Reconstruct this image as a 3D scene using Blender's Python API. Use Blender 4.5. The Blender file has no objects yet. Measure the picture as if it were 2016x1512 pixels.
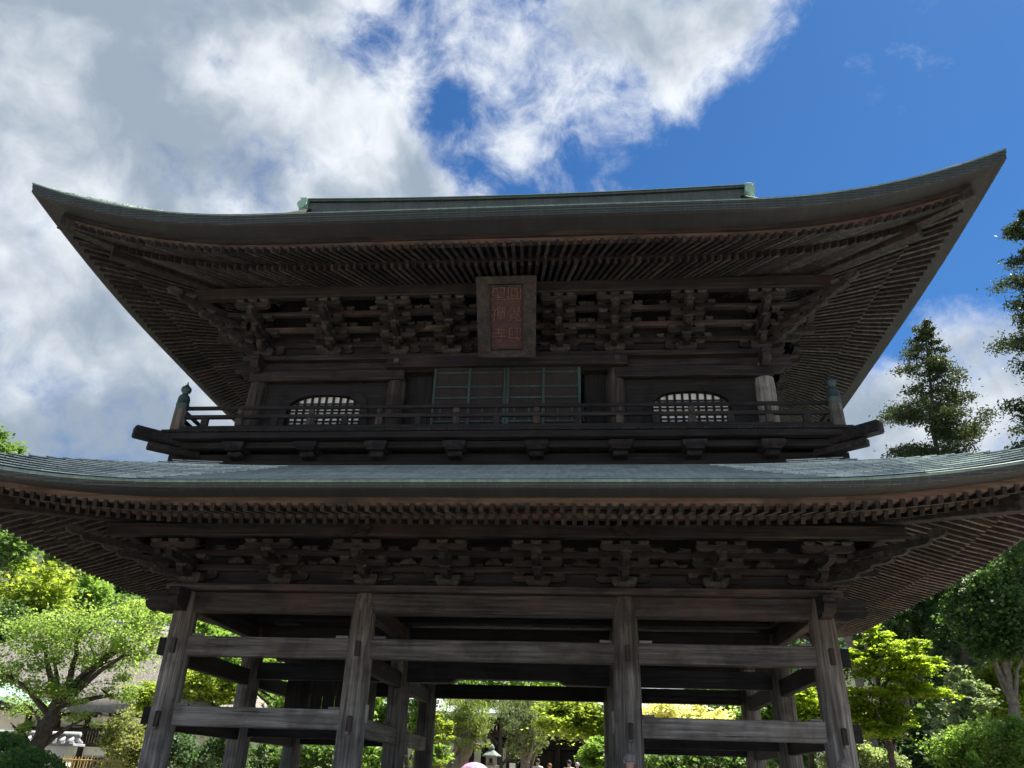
import bpy, bmesh, math, random
import numpy as np
from mathutils import Matrix, Vector

random.seed(7)
rng = np.random.default_rng(7)
sc = bpy.context.scene
COL = sc.collection

# ------------------------------------------------------------------ camera
def cam_axes(yaw, pitch, roll):
    cy, sy, cp, sp = math.cos(yaw), math.sin(yaw), math.cos(pitch), math.sin(pitch)
    f = Vector((sy * cp, cy * cp, sp)); r = Vector((cy, -sy, 0)); u = r.cross(f)
    cr, sr = math.cos(roll), math.sin(roll)
    return cr * r + sr * u, -sr * r + cr * u, f
CAM_POS = Vector((1.566, -14.085, 2.076))
R_, U_, F_ = cam_axes(-0.0958, 0.4768, 0.0325)
cam = bpy.data.cameras.new('camera'); camo = bpy.data.objects.new('camera', cam); COL.objects.link(camo)
m = Matrix.Identity(4)
for i in range(3):
    m[i][0], m[i][1], m[i][2], m[i][3] = R_[i], U_[i], -F_[i], CAM_POS[i]
camo.matrix_world = m
cam.sensor_fit = 'HORIZONTAL'; cam.sensor_width = 36; cam.lens = 36 * 1520.7 / 2016
cam.clip_end = 3000
sc.camera = camo

# ------------------------------------------------------------------ light, sky, exposure
SUN_AZ, SUN_EL = math.radians(52), math.radians(60)
SKY_STRENGTH, SUN_STRENGTH, EXPOSURE = 0.060, 5.0, 1.48
sc.view_settings.view_transform = 'Standard'; sc.view_settings.look = 'None'
sc.view_settings.gamma = 1; sc.view_settings.use_curve_mapping = False
sc.view_settings.exposure = EXPOSURE
cy_ = sc.cycles; cy_.use_adaptive_sampling = True; cy_.adaptive_threshold = 0.03; cy_.max_bounces = 5; cy_.diffuse_bounces = 2; cy_.glossy_bounces = 2; cy_.transmission_bounces = 3; cy_.transparent_max_bounces = 4; cy_.caustics_reflective = False; cy_.caustics_refractive = False
w = bpy.data.worlds.new('World'); sc.world = w; w.use_nodes = True
nt = w.node_tree; nt.nodes.clear()
def N(t, typ, **kw):
    n = t.nodes.new(typ)
    for k, v in kw.items(): setattr(n, k, v)
    return n
def L(t, a, b): t.links.new(a, b)
sky = N(nt, 'ShaderNodeTexSky', sky_type='NISHITA', sun_disc=False, sun_elevation=SUN_EL, sun_rotation=SUN_AZ,
        altitude=60, air_density=1.0, dust_density=0.15, ozone_density=4.0)
tc = N(nt, 'ShaderNodeTexCoord')
nrm = N(nt, 'ShaderNodeVectorMath', operation='NORMALIZE'); L(nt, tc.outputs['Generated'], nrm.inputs[0])
DIR = nrm.outputs[0]
def math_node(t, op, a, b=None, c=None, clamp=False):
    n = N(t, 'ShaderNodeMath', operation=op, use_clamp=clamp)
    for i, x in enumerate((a, b, c)):
        if x is None: continue
        if isinstance(x, (int, float)): n.inputs[i].default_value = x
        else: L(t, x, n.inputs[i])
    return n.outputs[0]
def smooth_range(t, x, a, b, lo=0.0, hi=1.0):
    n = N(t, 'ShaderNodeMapRange', interpolation_type='SMOOTHSTEP')
    L(t, x, n.inputs[0]); n.inputs[1].default_value = a; n.inputs[2].default_value = b
    n.inputs[3].default_value = lo; n.inputs[4].default_value = hi
    return n.outputs[0]
# the cloud masses of this sky: direction, cosine of outer and inner radius, weight
CLOUDS = [
    (-0.529,0.539,0.655,0.9312,0.9976,0.55),
    (-0.490,0.690,0.533,0.9376,0.9978,0.60),
    (-0.564,0.729,0.389,0.9574,0.9985,0.55),
    (-0.306,0.635,0.709,0.9574,0.9985,0.42),
    (-0.256,0.701,0.665,0.9886,0.9996,0.34),
    (-0.078,0.630,0.773,0.9858,0.9995,0.12),
    (-0.007,0.664,0.748,0.9911,0.9997,0.14),
    (0.146,0.628,0.764,0.9792,0.9993,0.28),
    (0.178,0.667,0.723,0.9911,0.9997,0.30),
    (0.258,0.597,0.759,0.9911,0.9997,0.36),
    (-0.085,0.744,0.663,0.9968,0.9999,0.15),
    (0.061,0.754,0.654,0.9981,0.9999,0.22),
    (0.464,0.749,0.473,0.9623,0.9987,0.62),
    (0.384,0.841,0.382,0.9843,0.9995,0.42),
    (0.475,0.817,0.328,0.9810,0.9993,0.30),
    (-0.673,0.549,0.496,0.9030,0.9966,0.50),
    (-0.483,0.787,0.384,0.9843,0.9995,0.30),
    (0.331,0.735,0.592,0.9574,0.9985,-0.75),
    (0.411,0.611,0.677,0.9574,0.9985,-0.75),
    (0.011,0.728,0.686,0.9886,0.9996,-0.55),
    (-0.145,0.695,0.704,0.9964,0.9999,-0.60),
    (0.209,0.708,0.674,0.9886,0.9996,-0.35),
    (-0.461,0.655,0.599,0.9981,0.9999,-0.55),
    (-0.452,0.520,0.725,0.9961,0.9999,-0.50),
    (-0.358,0.561,0.746,0.9952,0.9998,-0.40),
    (-0.151,0.579,0.801,0.9843,0.9995,-0.55),
    (-0.555,0.764,0.329,0.9952,0.9998,-0.45),
    (0.335,0.817,0.470,0.9975,0.9999,-0.40),
    (0.193,0.722,0.664,0.9943,0.9998,-0.30),
]
dens = None
for (x, y, z, c0, c1, s) in CLOUDS:
    d = N(nt, 'ShaderNodeVectorMath', operation='DOT_PRODUCT'); L(nt, DIR, d.inputs[0]); d.inputs[1].default_value = (x, y, z)
    v = smooth_range(nt, d.outputs['Value'], c0, c1, 0.0, s)
    dens = v if dens is None else math_node(nt, 'ADD', dens, v)
dens = math_node(nt, 'MINIMUM', math_node(nt, 'MAXIMUM', dens, -0.6), 0.62)
def sky_noise(vec, scale, detail, rough, off=(0, 0, 0), out='Fac'):
    mp = N(nt, 'ShaderNodeMapping'); L(nt, vec, mp.inputs[0]); mp.inputs['Location'].default_value = off
    n = N(nt, 'ShaderNodeTexNoise', noise_dimensions='3D'); L(nt, mp.outputs[0], n.inputs['Vector'])
    n.inputs['Scale'].default_value = scale; n.inputs['Detail'].default_value = detail
    n.inputs['Roughness'].default_value = rough
    return n.outputs[out]
wv = N(nt, 'ShaderNodeVectorMath', operation='MULTIPLY_ADD'); L(nt, sky_noise(DIR, 9, 3, .5, (4, 1, 2), 'Color'), wv.inputs[0])
wv.inputs[1].default_value = (.07, .07, .07); L(nt, DIR, wv.inputs[2]); WD = wv.outputs[0]
n1 = sky_noise(WD, 5.6, 10, 0.64, (1.3, 0.2, 4.1))
n2 = sky_noise(DIR, 2.1, 3, 0.5, (7.3, 2.2, 0.4))
n3 = sky_noise(WD, 5.2, 6, 0.55, (3.1, 9.2, 1.7))
f1 = math_node(nt, 'MULTIPLY', math_node(nt, 'SUBTRACT', n1, 0.5), 2.75)
f2 = math_node(nt, 'MULTIPLY', math_node(nt, 'SUBTRACT', n2, 0.5), 0.5)
D = math_node(nt, 'ADD', math_node(nt, 'ADD', math_node(nt, 'MULTIPLY', dens, .8), f1), f2)
alpha = smooth_range(nt, D, -0.22, 0.52)
thick = math_node(nt, 'ADD', math_node(nt, 'ADD', math_node(nt, 'MULTIPLY', dens, 0.88), math_node(nt, 'MULTIPLY', f1, 0.22)),
                  math_node(nt, 'MULTIPLY', math_node(nt, 'SUBTRACT', n3, 0.5), 2.2))
grey = smooth_range(nt, thick, 0.02, 0.75)
ccol = N(nt, 'ShaderNodeMix', data_type='RGBA'); L(nt, grey, ccol.inputs[0])
ccol.inputs[6].default_value = (0.92, 0.96, 1.0, 1); ccol.inputs[7].default_value = (0.33, 0.405, 0.50, 1)
cgain = N(nt, 'ShaderNodeMix', data_type='RGBA', blend_type='MULTIPLY'); cgain.inputs[0].default_value = 1
L(nt, ccol.outputs[2], cgain.inputs[6]); CG = 0.385 / SKY_STRENGTH; cgain.inputs[7].default_value = (CG, CG, CG, 1)
skyc = N(nt, 'ShaderNodeMix', data_type='RGBA', blend_type='MULTIPLY'); skyc.inputs[0].default_value = 1
L(nt, sky.outputs[0], skyc.inputs[6]); skyc.inputs[7].default_value = (0.28, 0.53, 0.74, 1)
mixc = N(nt, 'ShaderNodeMix', data_type='RGBA'); L(nt, alpha, mixc.inputs[0])
L(nt, skyc.outputs[2], mixc.inputs[6]); L(nt, cgain.outputs[2], mixc.inputs[7])
bg = N(nt, 'ShaderNodeBackground'); L(nt, mixc.outputs[2], bg.inputs[0]); bg.inputs[1].default_value = SKY_STRENGTH
wo = N(nt, 'ShaderNodeOutputWorld'); L(nt, bg.outputs[0], wo.inputs[0])
sl = bpy.data.lights.new('sun', 'SUN'); so = bpy.data.objects.new('sun', sl); COL.objects.link(so)
sl.energy = SUN_STRENGTH; sl.angle = math.radians(0.5); sl.color = (1.0, 0.95, 0.86)
sd = Vector((math.sin(SUN_AZ) * math.cos(SUN_EL), math.cos(SUN_AZ) * math.cos(SUN_EL), math.sin(SUN_EL)))
so.rotation_euler = (-sd).to_track_quat('-Z', 'Y').to_euler(); so.location = (20, 20, 40)

# ------------------------------------------------------------------ materials
MATS = {}
def new_mat(name):
    mt = bpy.data.materials.new(name); mt.use_nodes = True
    t = mt.node_tree; t.nodes.clear()
    o = N(t, 'ShaderNodeOutputMaterial'); b = N(t, 'ShaderNodeBsdfPrincipled'); L(t, b.outputs[0], o.inputs[0])
    MATS[name] = mt
    return mt, t, b
def noise(t, vec, scale, detail=5, rough=.55, dist=0):
    n = N(t, 'ShaderNodeTexNoise'); L(t, vec, n.inputs['Vector'])
    n.inputs['Scale'].default_value = scale; n.inputs['Detail'].default_value = detail
    n.inputs['Roughness'].default_value = rough; n.inputs['Distortion'].default_value = dist
    return n.outputs['Fac']
def mapping(t, src, scale=(1, 1, 1), rot=(0, 0, 0)):
    mp = N(t, 'ShaderNodeMapping'); L(t, src, mp.inputs[0]); mp.inputs['Scale'].default_value = scale
    mp.inputs['Rotation'].default_value = rot
    return mp.outputs[0]
def ramp(t, fac, stops):
    r = N(t, 'ShaderNodeValToRGB'); L(t, fac, r.inputs[0]); e = r.color_ramp.elements
    while len(e) < len(stops): e.new(0.5)
    for el, (p, c) in zip(e, stops): el.position = p; el.color = (*c, 1)
    return r.outputs[0]
def mixrgb(t, fac, a, b, mode='MIX'):
    n = N(t, 'ShaderNodeMix', data_type='RGBA', blend_type=mode)
    for s, x in ((0, fac), (6, a), (7, b)):
        if isinstance(x, (int, float)): n.inputs[s].default_value = x
        elif isinstance(x, tuple): n.inputs[s].default_value = (*x, 1)
        else: L(t, x, n.inputs[s])
    return n.outputs[2]
def bump(t, b, h, strength=.3, dist=.02):
    n = N(t, 'ShaderNodeBump'); L(t, h, n.inputs['Height']); n.inputs['Strength'].default_value = strength
    n.inputs['Distance'].default_value = dist; L(t, n.outputs[0], b.inputs['Normal'])
def wood(name, dark, mid, light, axis='x', patch=None, vary=.5, rough=.78):
    mt, t, b = new_mat(name)
    g = N(t, 'ShaderNodeNewGeometry'); oi = N(t, 'ShaderNodeObjectInfo')
    s = {'x': (.35, 9, 9), 'y': (9, .35, 9), 'z': (9, 9, .35), 'n': (5, 5, 5)}[axis]
    off = N(t, 'ShaderNodeVectorMath', operation='MULTIPLY_ADD')
    cb = N(t, 'ShaderNodeCombineXYZ'); L(t, oi.outputs['Random'], cb.inputs[0]); L(t, oi.outputs['Random'], cb.inputs[1]); L(t, oi.outputs['Random'], cb.inputs[2])
    L(t, cb.outputs[0], off.inputs[0]); off.inputs[1].default_value = (13, 7, 5); L(t, g.outputs['Position'], off.inputs[2])
    mp = mapping(t, off.outputs[0], s)
    gr = noise(t, mp, 2.2, 5, .62, .5)
    big = noise(t, off.outputs[0], .9, 4, .6, .4)
    col = ramp(t, gr, [(.28, dark), (.5, mid), (.74, light)])
    if patch:
        col = mixrgb(t, smooth_range(t, big, .48, .66, 0, .85), col, mixrgb(t, .6, col, patch))
    col = mixrgb(t, smooth_range(t, noise(t, off.outputs[0], 1.7, 3, .6), .46, .66, 0, .62), col, mixrgb(t, 1.0, col, (.36, .34, .36), 'MULTIPLY'))
    cs = {'x': (.5, 22, 22), 'y': (22, .5, 22), 'z': (22, 22, .5), 'n': (9, 9, 9)}[axis]
    ck = noise(t, mapping(t, off.outputs[0], cs), 1.6, 2, .5, .8)
    col = mixrgb(t, smooth_range(t, ck, .345, .29, 0, .8), col, tuple(x * .25 for x in dark))
    hv = N(t, 'ShaderNodeHueSaturation'); L(t, col, hv.inputs['Color'])
    L(t, math_node(t, 'ADD', math_node(t, 'MULTIPLY', oi.outputs['Random'], vary), 1 - vary * .5), hv.inputs['Value'])
    L(t, hv.outputs[0], b.inputs['Base Color'])
    b.inputs['Roughness'].default_value = rough; b.inputs['Specular IOR Level'].default_value = .25
    bump(t, b, gr, .55, .015)
    return mt
BR = ((.0045, .0042, .005), (.0155, .0130, .0130), (.052, .041, .037))
for ax in 'xyzn':
    wood('brown_' + ax, *BR, axis=ax, patch=(.046, .025, .023), vary=.6)
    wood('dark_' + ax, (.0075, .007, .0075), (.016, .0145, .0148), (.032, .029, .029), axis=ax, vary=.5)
GR = ((.075, .070, .066), (.185, .174, .163), (.33, .314, .297))
for ax in 'xyz': wood('tie_' + ax, (.011, .0095, .0095), (.038, .031, .028), (.10, .080, .070), axis=ax, patch=(.085, .045, .039), vary=.35); wood('greybrown_' + ax, (.030, .027, .025), (.085, .077, .070), (.185, .168, .152), axis=ax, patch=(.085, .06, .045), vary=.3)
for ax in 'xyz':
    wood('grey_' + ax, *GR, axis=ax, patch=(.075, .052, .036), vary=.35)
wood('column_wood', (.050, .046, .041), (.155, .144, .132), (.33, .31, .286), axis='z', vary=.4)
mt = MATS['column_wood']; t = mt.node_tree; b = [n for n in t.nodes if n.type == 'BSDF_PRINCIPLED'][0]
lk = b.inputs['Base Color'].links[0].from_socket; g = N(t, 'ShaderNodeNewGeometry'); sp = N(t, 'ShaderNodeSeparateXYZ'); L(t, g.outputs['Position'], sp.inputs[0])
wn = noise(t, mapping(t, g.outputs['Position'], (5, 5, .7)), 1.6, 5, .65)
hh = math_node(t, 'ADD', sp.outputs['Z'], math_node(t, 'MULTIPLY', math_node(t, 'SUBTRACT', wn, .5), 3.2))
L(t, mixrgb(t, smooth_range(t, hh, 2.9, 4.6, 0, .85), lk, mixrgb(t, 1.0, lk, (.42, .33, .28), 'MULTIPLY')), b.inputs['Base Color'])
wood('pale_n', (.013, .0115, .0112), (.031, .0265, .0245), (.066, .056, .050), axis='n', vary=.6)
wood('pale_x', (.032, .022, .018), (.072, .049, .038), (.135, .097, .076), axis='x', patch=(.11, .06, .045), vary=.25)
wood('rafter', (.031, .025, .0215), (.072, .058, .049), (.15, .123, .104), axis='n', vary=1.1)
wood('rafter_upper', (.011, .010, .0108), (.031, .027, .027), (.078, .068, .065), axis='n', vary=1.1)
wood('house_timber', (.02, .014, .01), (.04, .03, .024), (.07, .055, .045), axis='n', vary=.2)

wood('plaque_frame', (.013, .0105, .0095), (.030, .0235, .021), (.058, .048, .042), axis='n', vary=.1)
def copper(name, a, b_, c, seams=False, rough=.55, sheets=False):
    mt, t, b = new_mat(name)
    g = N(t, 'ShaderNodeNewGeometry')
    n = noise(t, g.outputs['Position'], 1.6, 6, .6, .3)
    st = noise(t, mapping(t, g.outputs['Position'], (4, .5, .5)), 2.5, 5, .6)
    col = ramp(t, math_node(t, 'ADD', math_node(t, 'MULTIPLY', n, .5), math_node(t, 'MULTIPLY', st, .5)), [(.34, a), (.5, b_), (.66, c)])
    if sheets:
        mp_ = N(t, 'ShaderNodeMapping'); L(t, g.outputs['Position'], mp_.inputs[0]); mp_.inputs['Location'].default_value = (0, 3.37, 0)
        bk = N(t, 'ShaderNodeTexBrick'); L(t, mp_.outputs[0], bk.inputs['Vector']); bk.inputs['Scale'].default_value = 1
        bk.inputs['Brick Width'].default_value = .42; bk.inputs['Row Height'].default_value = .185; bk.inputs['Mortar Size'].default_value = .007; bk.inputs['Bias'].default_value = 0
        bk.inputs['Color1'].default_value = (.62, .66, .70, 1); bk.inputs['Color2'].default_value = (1.2, 1.2, 1.12, 1); bk.inputs['Mortar'].default_value = (.3, .33, .33, 1)
        col = mixrgb(t, .9, col, bk.outputs['Color'], 'MULTIPLY')
    if seams:
        br = N(t, 'ShaderNodeTexBrick'); L(t, mapping(t, g.outputs['Position'], (1, 1, 1), (math.radians(90), 0, 0)), br.inputs['Vector'])
        br.inputs['Scale'].default_value = 1; br.inputs['Brick Width'].default_value = .36; br.inputs['Row Height'].default_value = .052
        br.inputs['Mortar Size'].default_value = .006; br.inputs['Mortar Smooth'].default_value = .4
        col = mixrgb(t, math_node(t, 'MULTIPLY', br.outputs['Fac'], noise(t, g.outputs['Position'], 3.0, 3)), col, (.075, .11, .095))
        bump(t, b, math_node(t, 'SUBTRACT', 1, br.outputs['Fac']), .5, .01)
    else:
        bump(t, b, n, .25, .02)
    L(t, col, b.inputs['Base Color']); b.inputs['Roughness'].default_value = rough; b.inputs['Metallic'].default_value = .0
    b.inputs['Specular IOR Level'].default_value = .5
    return mt
copper('copper_roof', (.36, .42, .40), (.54, .61, .585), (.72, .80, .765), rough=.27, sheets=True)
copper('copper_edge', (.009, .011, .012), (.0145, .0175, .0185), (.023, .030, .029), seams=True)
copper('copper_ridge', (.034, .04, .039), (.05, .06, .057), (.07, .09, .08))
copper('copper_mint', (.15, .26, .21), (.205, .335, .27), (.27, .41, .345))
copper('copper_lip', (.07, .105, .092), (.12, .18, .152), (.19, .29, .24))
copper('copper_dark', (.014, .022, .021), (.022, .038, .035), (.03, .085, .07))
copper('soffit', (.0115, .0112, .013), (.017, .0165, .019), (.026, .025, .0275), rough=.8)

def plain(name, c, rough=.8, var=.15, scale=3, c2=None, bmp=.15, spec=.3):
    mt, t, b = new_mat(name)
    g = N(t, 'ShaderNodeNewGeometry'); n = noise(t, g.outputs['Position'], scale, 5, .6)
    c2 = c2 or tuple(x * (1 - var) for x in c)
    L(t, ramp(t, n, [(.35, c2), (.65, c)]), b.inputs['Base Color']); b.inputs['Roughness'].default_value = rough
    b.inputs['Specular IOR Level'].default_value = spec
    bump(t, b, n, bmp, .03)
    return mt
plain('stone', (.36, .35, .33), c2=(.24, .235, .22), scale=6)
plain('stone_green', (.23, .28, .25), c2=(.14, .18, .16), scale=5)
plain('ground', (.36, .33, .28), c2=(.27, .245, .20), scale=2.5, rough=.95)
plain('hill_soil', (.06, .08, .035), c2=(.04, .05, .025), scale=.6, rough=1)
plain('plaster', (.88, .86, .79), var=.08, scale=2)
plain('paper', (.93, .94, .95), var=.03)
plain('tile_grey', (.42, .43, .46), c2=(.27, .28, .31), scale=6, rough=.5)
plain('bamboo', (.62, .46, .16), c2=(.45, .33, .12), scale=9, rough=.5)
plain('bark', (.10, .085, .07), c2=(.045, .036, .03), scale=9, bmp=.8, rough=.95)
plain('bark_pale', (.26, .22, .19), c2=(.13, .11, .095), scale=8, bmp=.8, rough=.95)
plain('plaque_board', (.05, .024, .023), c2=(.032, .018, .018), scale=5)
plain('plaque_letter', (.105, .055, .042), c2=(.05, .022, .02), scale=14)
plain('door_panel', (.03, .022, .021), c2=(.018, .015, .015), scale=4)
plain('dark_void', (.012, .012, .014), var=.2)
plain('lamp_glass', (.70, .70, .66), var=.1)
plain('sign_white', (.80, .80, .76), var=.05)
plain('pink_cloth', (.52, .17, .36), c2=(.66, .48, .58), scale=9, bmp=.05)
plain('steel', (.25, .25, .26), rough=.4)
# thatch with moss
mt, t, b = new_mat('thatch'); g = N(t, 'ShaderNodeNewGeometry')
a_ = noise(t, mapping(t, g.outputs['Position'], (9, 2.5, 2.5)), 2.5, 8, .7, .6); c_ = noise(t, g.outputs['Position'], 1.1, 5, .65)
col = ramp(t, a_, [(.3, (.20, .17, .15)), (.5, (.32, .285, .255)), (.7, (.43, .39, .355))])
L(t, mixrgb(t, smooth_range(t, c_, .56, .72, 0, .6), col, (.20, .20, .13)), b.inputs['Base Color']); b.inputs['Roughness'].default_value = 1
bump(t, b, a_, 1.0, .12)

def leaf(name, c1, c2, c3, trans=.5, spec=.3):
    mt = bpy.data.materials.new(name); mt.use_nodes = True; t = mt.node_tree; t.nodes.clear(); MATS[name] = mt
    g = N(t, 'ShaderNodeNewGeometry')
    n = noise(t, g.outputs['Position'], .55, 3, .5)
    r = math_node(t, 'ADD', math_node(t, 'MULTIPLY', g.outputs['Random Per Island'], .55), math_node(t, 'MULTIPLY', n, .55))
    col = ramp(t, r, [(.22, c1), (.55, c2), (.88, c3)])
    d = N(t, 'ShaderNodeBsdfPrincipled'); L(t, col, d.inputs['Base Color']); d.inputs['Roughness'].default_value = .5; d.inputs['Specular IOR Level'].default_value = spec
    tr = N(t, 'ShaderNodeBsdfTranslucent'); L(t, mixrgb(t, 1.0, col, (1.6, 1.55, .8), 'MULTIPLY'), tr.inputs['Color'])
    mx = N(t, 'ShaderNodeMixShader'); mx.inputs[0].default_value = trans
    L(t, d.outputs[0], mx.inputs[1]); L(t, tr.outputs[0], mx.inputs[2])
    o = N(t, 'ShaderNodeOutputMaterial'); L(t, mx.outputs[0], o.inputs[0])
leaf('leaf_cherry', (.13, .20, .06), (.22, .33, .10), (.32, .43, .15), .58)
leaf('leaf_bright', (.09, .165, .04), (.165, .28, .065), (.25, .37, .105), .55)
leaf('leaf_yellow', (.13, .19, .035), (.23, .31, .055), (.33, .41, .09), .58)
leaf('leaf_maple', (.13, .21, .025), (.24, .34, .035), (.34, .43, .055), .62)
leaf('leaf_mid', (.055, .11, .034), (.10, .18, .055), (.165, .25, .085), .5)
leaf('leaf_dark', (.034, .078, .036), (.068, .13, .056), (.125, .20, .09), .42)
leaf('leaf_evergreen', (.032, .075, .026), (.068, .135, .043), (.115, .20, .07), .42)
leaf('leaf_pale', (0.151, 0.212, 0.102), (0.258, 0.333, 0.162), (0.379, 0.454, 0.264), .5)
leaf('leaf_olive', (0.121, 0.151, 0.061), (0.212, 0.250, 0.102), (0.333, 0.333, 0.162), .5)
leaf('leaf_feather', (0.151, 0.227, 0.121), (0.258, 0.348, 0.203), (0.379, 0.469, 0.304), .45)
leaf('leaf_cream', (0.423, 0.454, 0.203), (0.681, 0.681, 0.405), (0.907, 0.861, 0.669), .5)
leaf('leaf_juniper', (.10, .16, .055), (.18, .25, .085), (.28, .34, .12), .45)
leaf('leaf_juniper_dark', (.065, .10, .05), (.115, .16, .075), (.19, .235, .105), .42)
leaf('leaf_fir', (.026, .042, .022), (.045, .066, .032), (.085, .105, .045), .3, .1)
leaf('leaf_bush', (0.046, 0.113, 0.033), (0.091, 0.189, 0.053), (0.151, 0.272, 0.081), .4)

# ------------------------------------------------------------------ mesh and object helpers
class MB:
    def __init__(s): s.v = []; s.f = []
    def add(s, vs, fs):
        o = len(s.v); s.v += [tuple(x) for x in vs]; s.f += [tuple(i + o for i in f) for f in fs]; return s
    def box(s, c, d, M=None, b=0.0):
        hx, hy, hz = d[0] / 2, d[1] / 2, d[2] / 2; vs = []; fs = []
        if b <= 0:
            vs = [Vector((x, y, z)) for x in (-hx, hx) for y in (-hy, hy) for z in (-hz, hz)]
            fs = [(0, 1, 3, 2), (4, 6, 7, 5), (0, 4, 5, 1), (2, 3, 7, 6), (0, 2, 6, 4), (1, 5, 7, 3)]
        else:
            b = min(b, hx * .6, hy * .6, hz * .6); ix = {}
            for x in (-1, 1):
                for y in (-1, 1):
                    for z in (-1, 1):
                        for k, p in enumerate(((x * hx, y * (hy - b), z * (hz - b)), (x * (hx - b), y * hy, z * (hz - b)), (x * (hx - b), y * (hy - b), z * hz))):
                            ix[x, y, z, k] = len(vs); vs.append(Vector(p))
            q = (-1, 1)
            for s_ in q:
                fs.append([ix[s_, a, c_, 0] for a, c_ in ((-1, -1), (1, -1), (1, 1), (-1, 1))])
                fs.append([ix[a, s_, c_, 1] for a, c_ in ((-1, -1), (1, -1), (1, 1), (-1, 1))])
                fs.append([ix[a, c_, s_, 2] for a, c_ in ((-1, -1), (1, -1), (1, 1), (-1, 1))])
                for s2 in q:
                    fs.append([ix[s_, s2, -1, 0], ix[s_, s2, 1, 0], ix[s_, s2, 1, 1], ix[s_, s2, -1, 1]])
                    fs.append([ix[s_, -1, s2, 0], ix[s_, 1, s2, 0], ix[s_, 1, s2, 2], ix[s_, -1, s2, 2]])
                    fs.append([ix[-1, s_, s2, 1], ix[1, s_, s2, 1], ix[1, s_, s2, 2], ix[-1, s_, s2, 2]])
                    for s3 in q: fs.append([ix[s_, s2, s3, k] for k in range(3)])
            out = []
            for f in fs:
                nn = (vs[f[1]] - vs[f[0]]).cross(vs[f[2]] - vs[f[0]]); cc = sum((vs[i] for i in f), Vector())
                out.append(tuple(f) if nn.dot(cc) > 0 else tuple(reversed(f)))
            fs = out
        c = Vector(c)
        vs = [(M @ v if M is not None else v) + c for v in vs]
        return s.add(vs, fs)
    def beam(s, p0, p1, wd, ht, b=.012, up=Vector((0, 0, 1))):
        p0, p1 = Vector(p0), Vector(p1); x = (p1 - p0); ln = x.length; x.normalize(); y = up.cross(x).normalized(); z = x.cross(y)
        M = Matrix((x, y, z)).transposed()
        return s.box((p0 + p1) / 2, (ln, wd, ht), M, b)
    def prism(s, poly, fn, a, b):
        n = len(poly); vs = [fn(p[0], p[1], a) for p in poly] + [fn(p[0], p[1], b) for p in poly]
        fs = [tuple(range(n - 1, -1, -1)), tuple(range(n, 2 * n))] + [(i, (i + 1) % n, n + (i + 1) % n, n + i) for i in range(n)]
        return s.add(vs, fs)
    def tube(s, pts, rad, n=8, cap=True):
        pts = [Vector(p) for p in pts]; rows = []
        for i, p in enumerate(pts):
            t_ = (pts[min(i + 1, len(pts) - 1)] - pts[max(i - 1, 0)]).normalized()
            a = Vector((1, 0, 0)) if abs(t_.x) < .8 else Vector((0, 1, 0)); x = a.cross(t_).normalized(); y = t_.cross(x)
            rows.append([p + (x * math.cos(k * 2 * math.pi / n) + y * math.sin(k * 2 * math.pi / n)) * rad[i] for k in range(n)])
        o = len(s.v); s.v += [tuple(v) for r in rows for v in r]
        for i in range(len(rows) - 1):
            for k in range(n): s.f.append((o + i * n + k, o + i * n + (k + 1) % n, o + (i + 1) * n + (k + 1) % n, o + (i + 1) * n + k))
        if cap: s.f.append(tuple(o + k for k in range(n - 1, -1, -1))); s.f.append(tuple(o + (len(rows) - 1) * n + k for k in range(n)))
        return s
    def lathe(s, prof, c, n=16):
        c = Vector(c)
        o = len(s.v)
        for r, z in prof:
            s.v += [(c.x + r * math.cos(k * 2 * math.pi / n), c.y + r * math.sin(k * 2 * math.pi / n), c.z + z) for k in range(n)]
        for i in range(len(prof) - 1):
            for k in range(n): s.f.append((o + i * n + k, o + i * n + (k + 1) % n, o + (i + 1) * n + (k + 1) % n, o + (i + 1) * n + k))
        s.f.append(tuple(o + k for k in range(n - 1, -1, -1))); s.f.append(tuple(o + (len(prof) - 1) * n + k for k in range(n)))
        return s
    def grid(s, rows, closed=False):
        o = len(s.v); n = len(rows[0]); s.v += [tuple(v) for r in rows for v in r]
        for i in range(len(rows) - 1):
            for k in range(n if closed else n - 1):
                k2 = (k + 1) % n
                s.f.append((o + i * n + k, o + i * n + k2, o + (i + 1) * n + k2, o + (i + 1) * n + k))
        return s
    def mesh(s, name, mat, smooth=False):
        me = bpy.data.meshes.new(name); me.from_pydata(s.v, [], s.f)
        if mat: me.materials.append(MATS[mat])
        if smooth: me.polygons.foreach_set('use_smooth', [True] * len(me.polygons))
        me.update(); return me
    def build(s, name, mat, parent=None, smooth=False, rel=False):
        return obj(name, s.mesh(name, mat, smooth), parent, rel)
def obj(name, me, parent=None, rel=False, M=None):
    o = bpy.data.objects.new(name, me); COL.objects.link(o)
    if M is not None: o.matrix_basis = M
    if parent is not None:
        o.parent = parent
        if not rel: o.matrix_parent_inverse = parent.matrix_basis.inverted()
    return o
def tag(o, label=None, cat=None, group=None, kind=None):
    if label: o['label'] = label
    if cat: o['category'] = cat
    if group: o['group'] = group
    if kind: o['kind'] = kind
    return o
def empty(name, loc=(0, 0, 0), rz=0, parent=None, rel=False):
    e = obj(name, None, None); e.location = loc; e.rotation_euler = (0, 0, rz); e.empty_display_size = .3
    if parent is not None:
        e.parent = parent
        if not rel: e.matrix_parent_inverse = parent.matrix_basis.inverted()
    return e
def bx(name, c, d, mat, parent=None, b=.012, rel=False):
    return MB().box(c, d, None, b).build(name, mat, parent, rel=rel)
def bm_(name, p0, p1, wd, ht, mat, parent=None, b=.012):
    return MB().beam(p0, p1, wd, ht, b).build(name, mat, parent)

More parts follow.
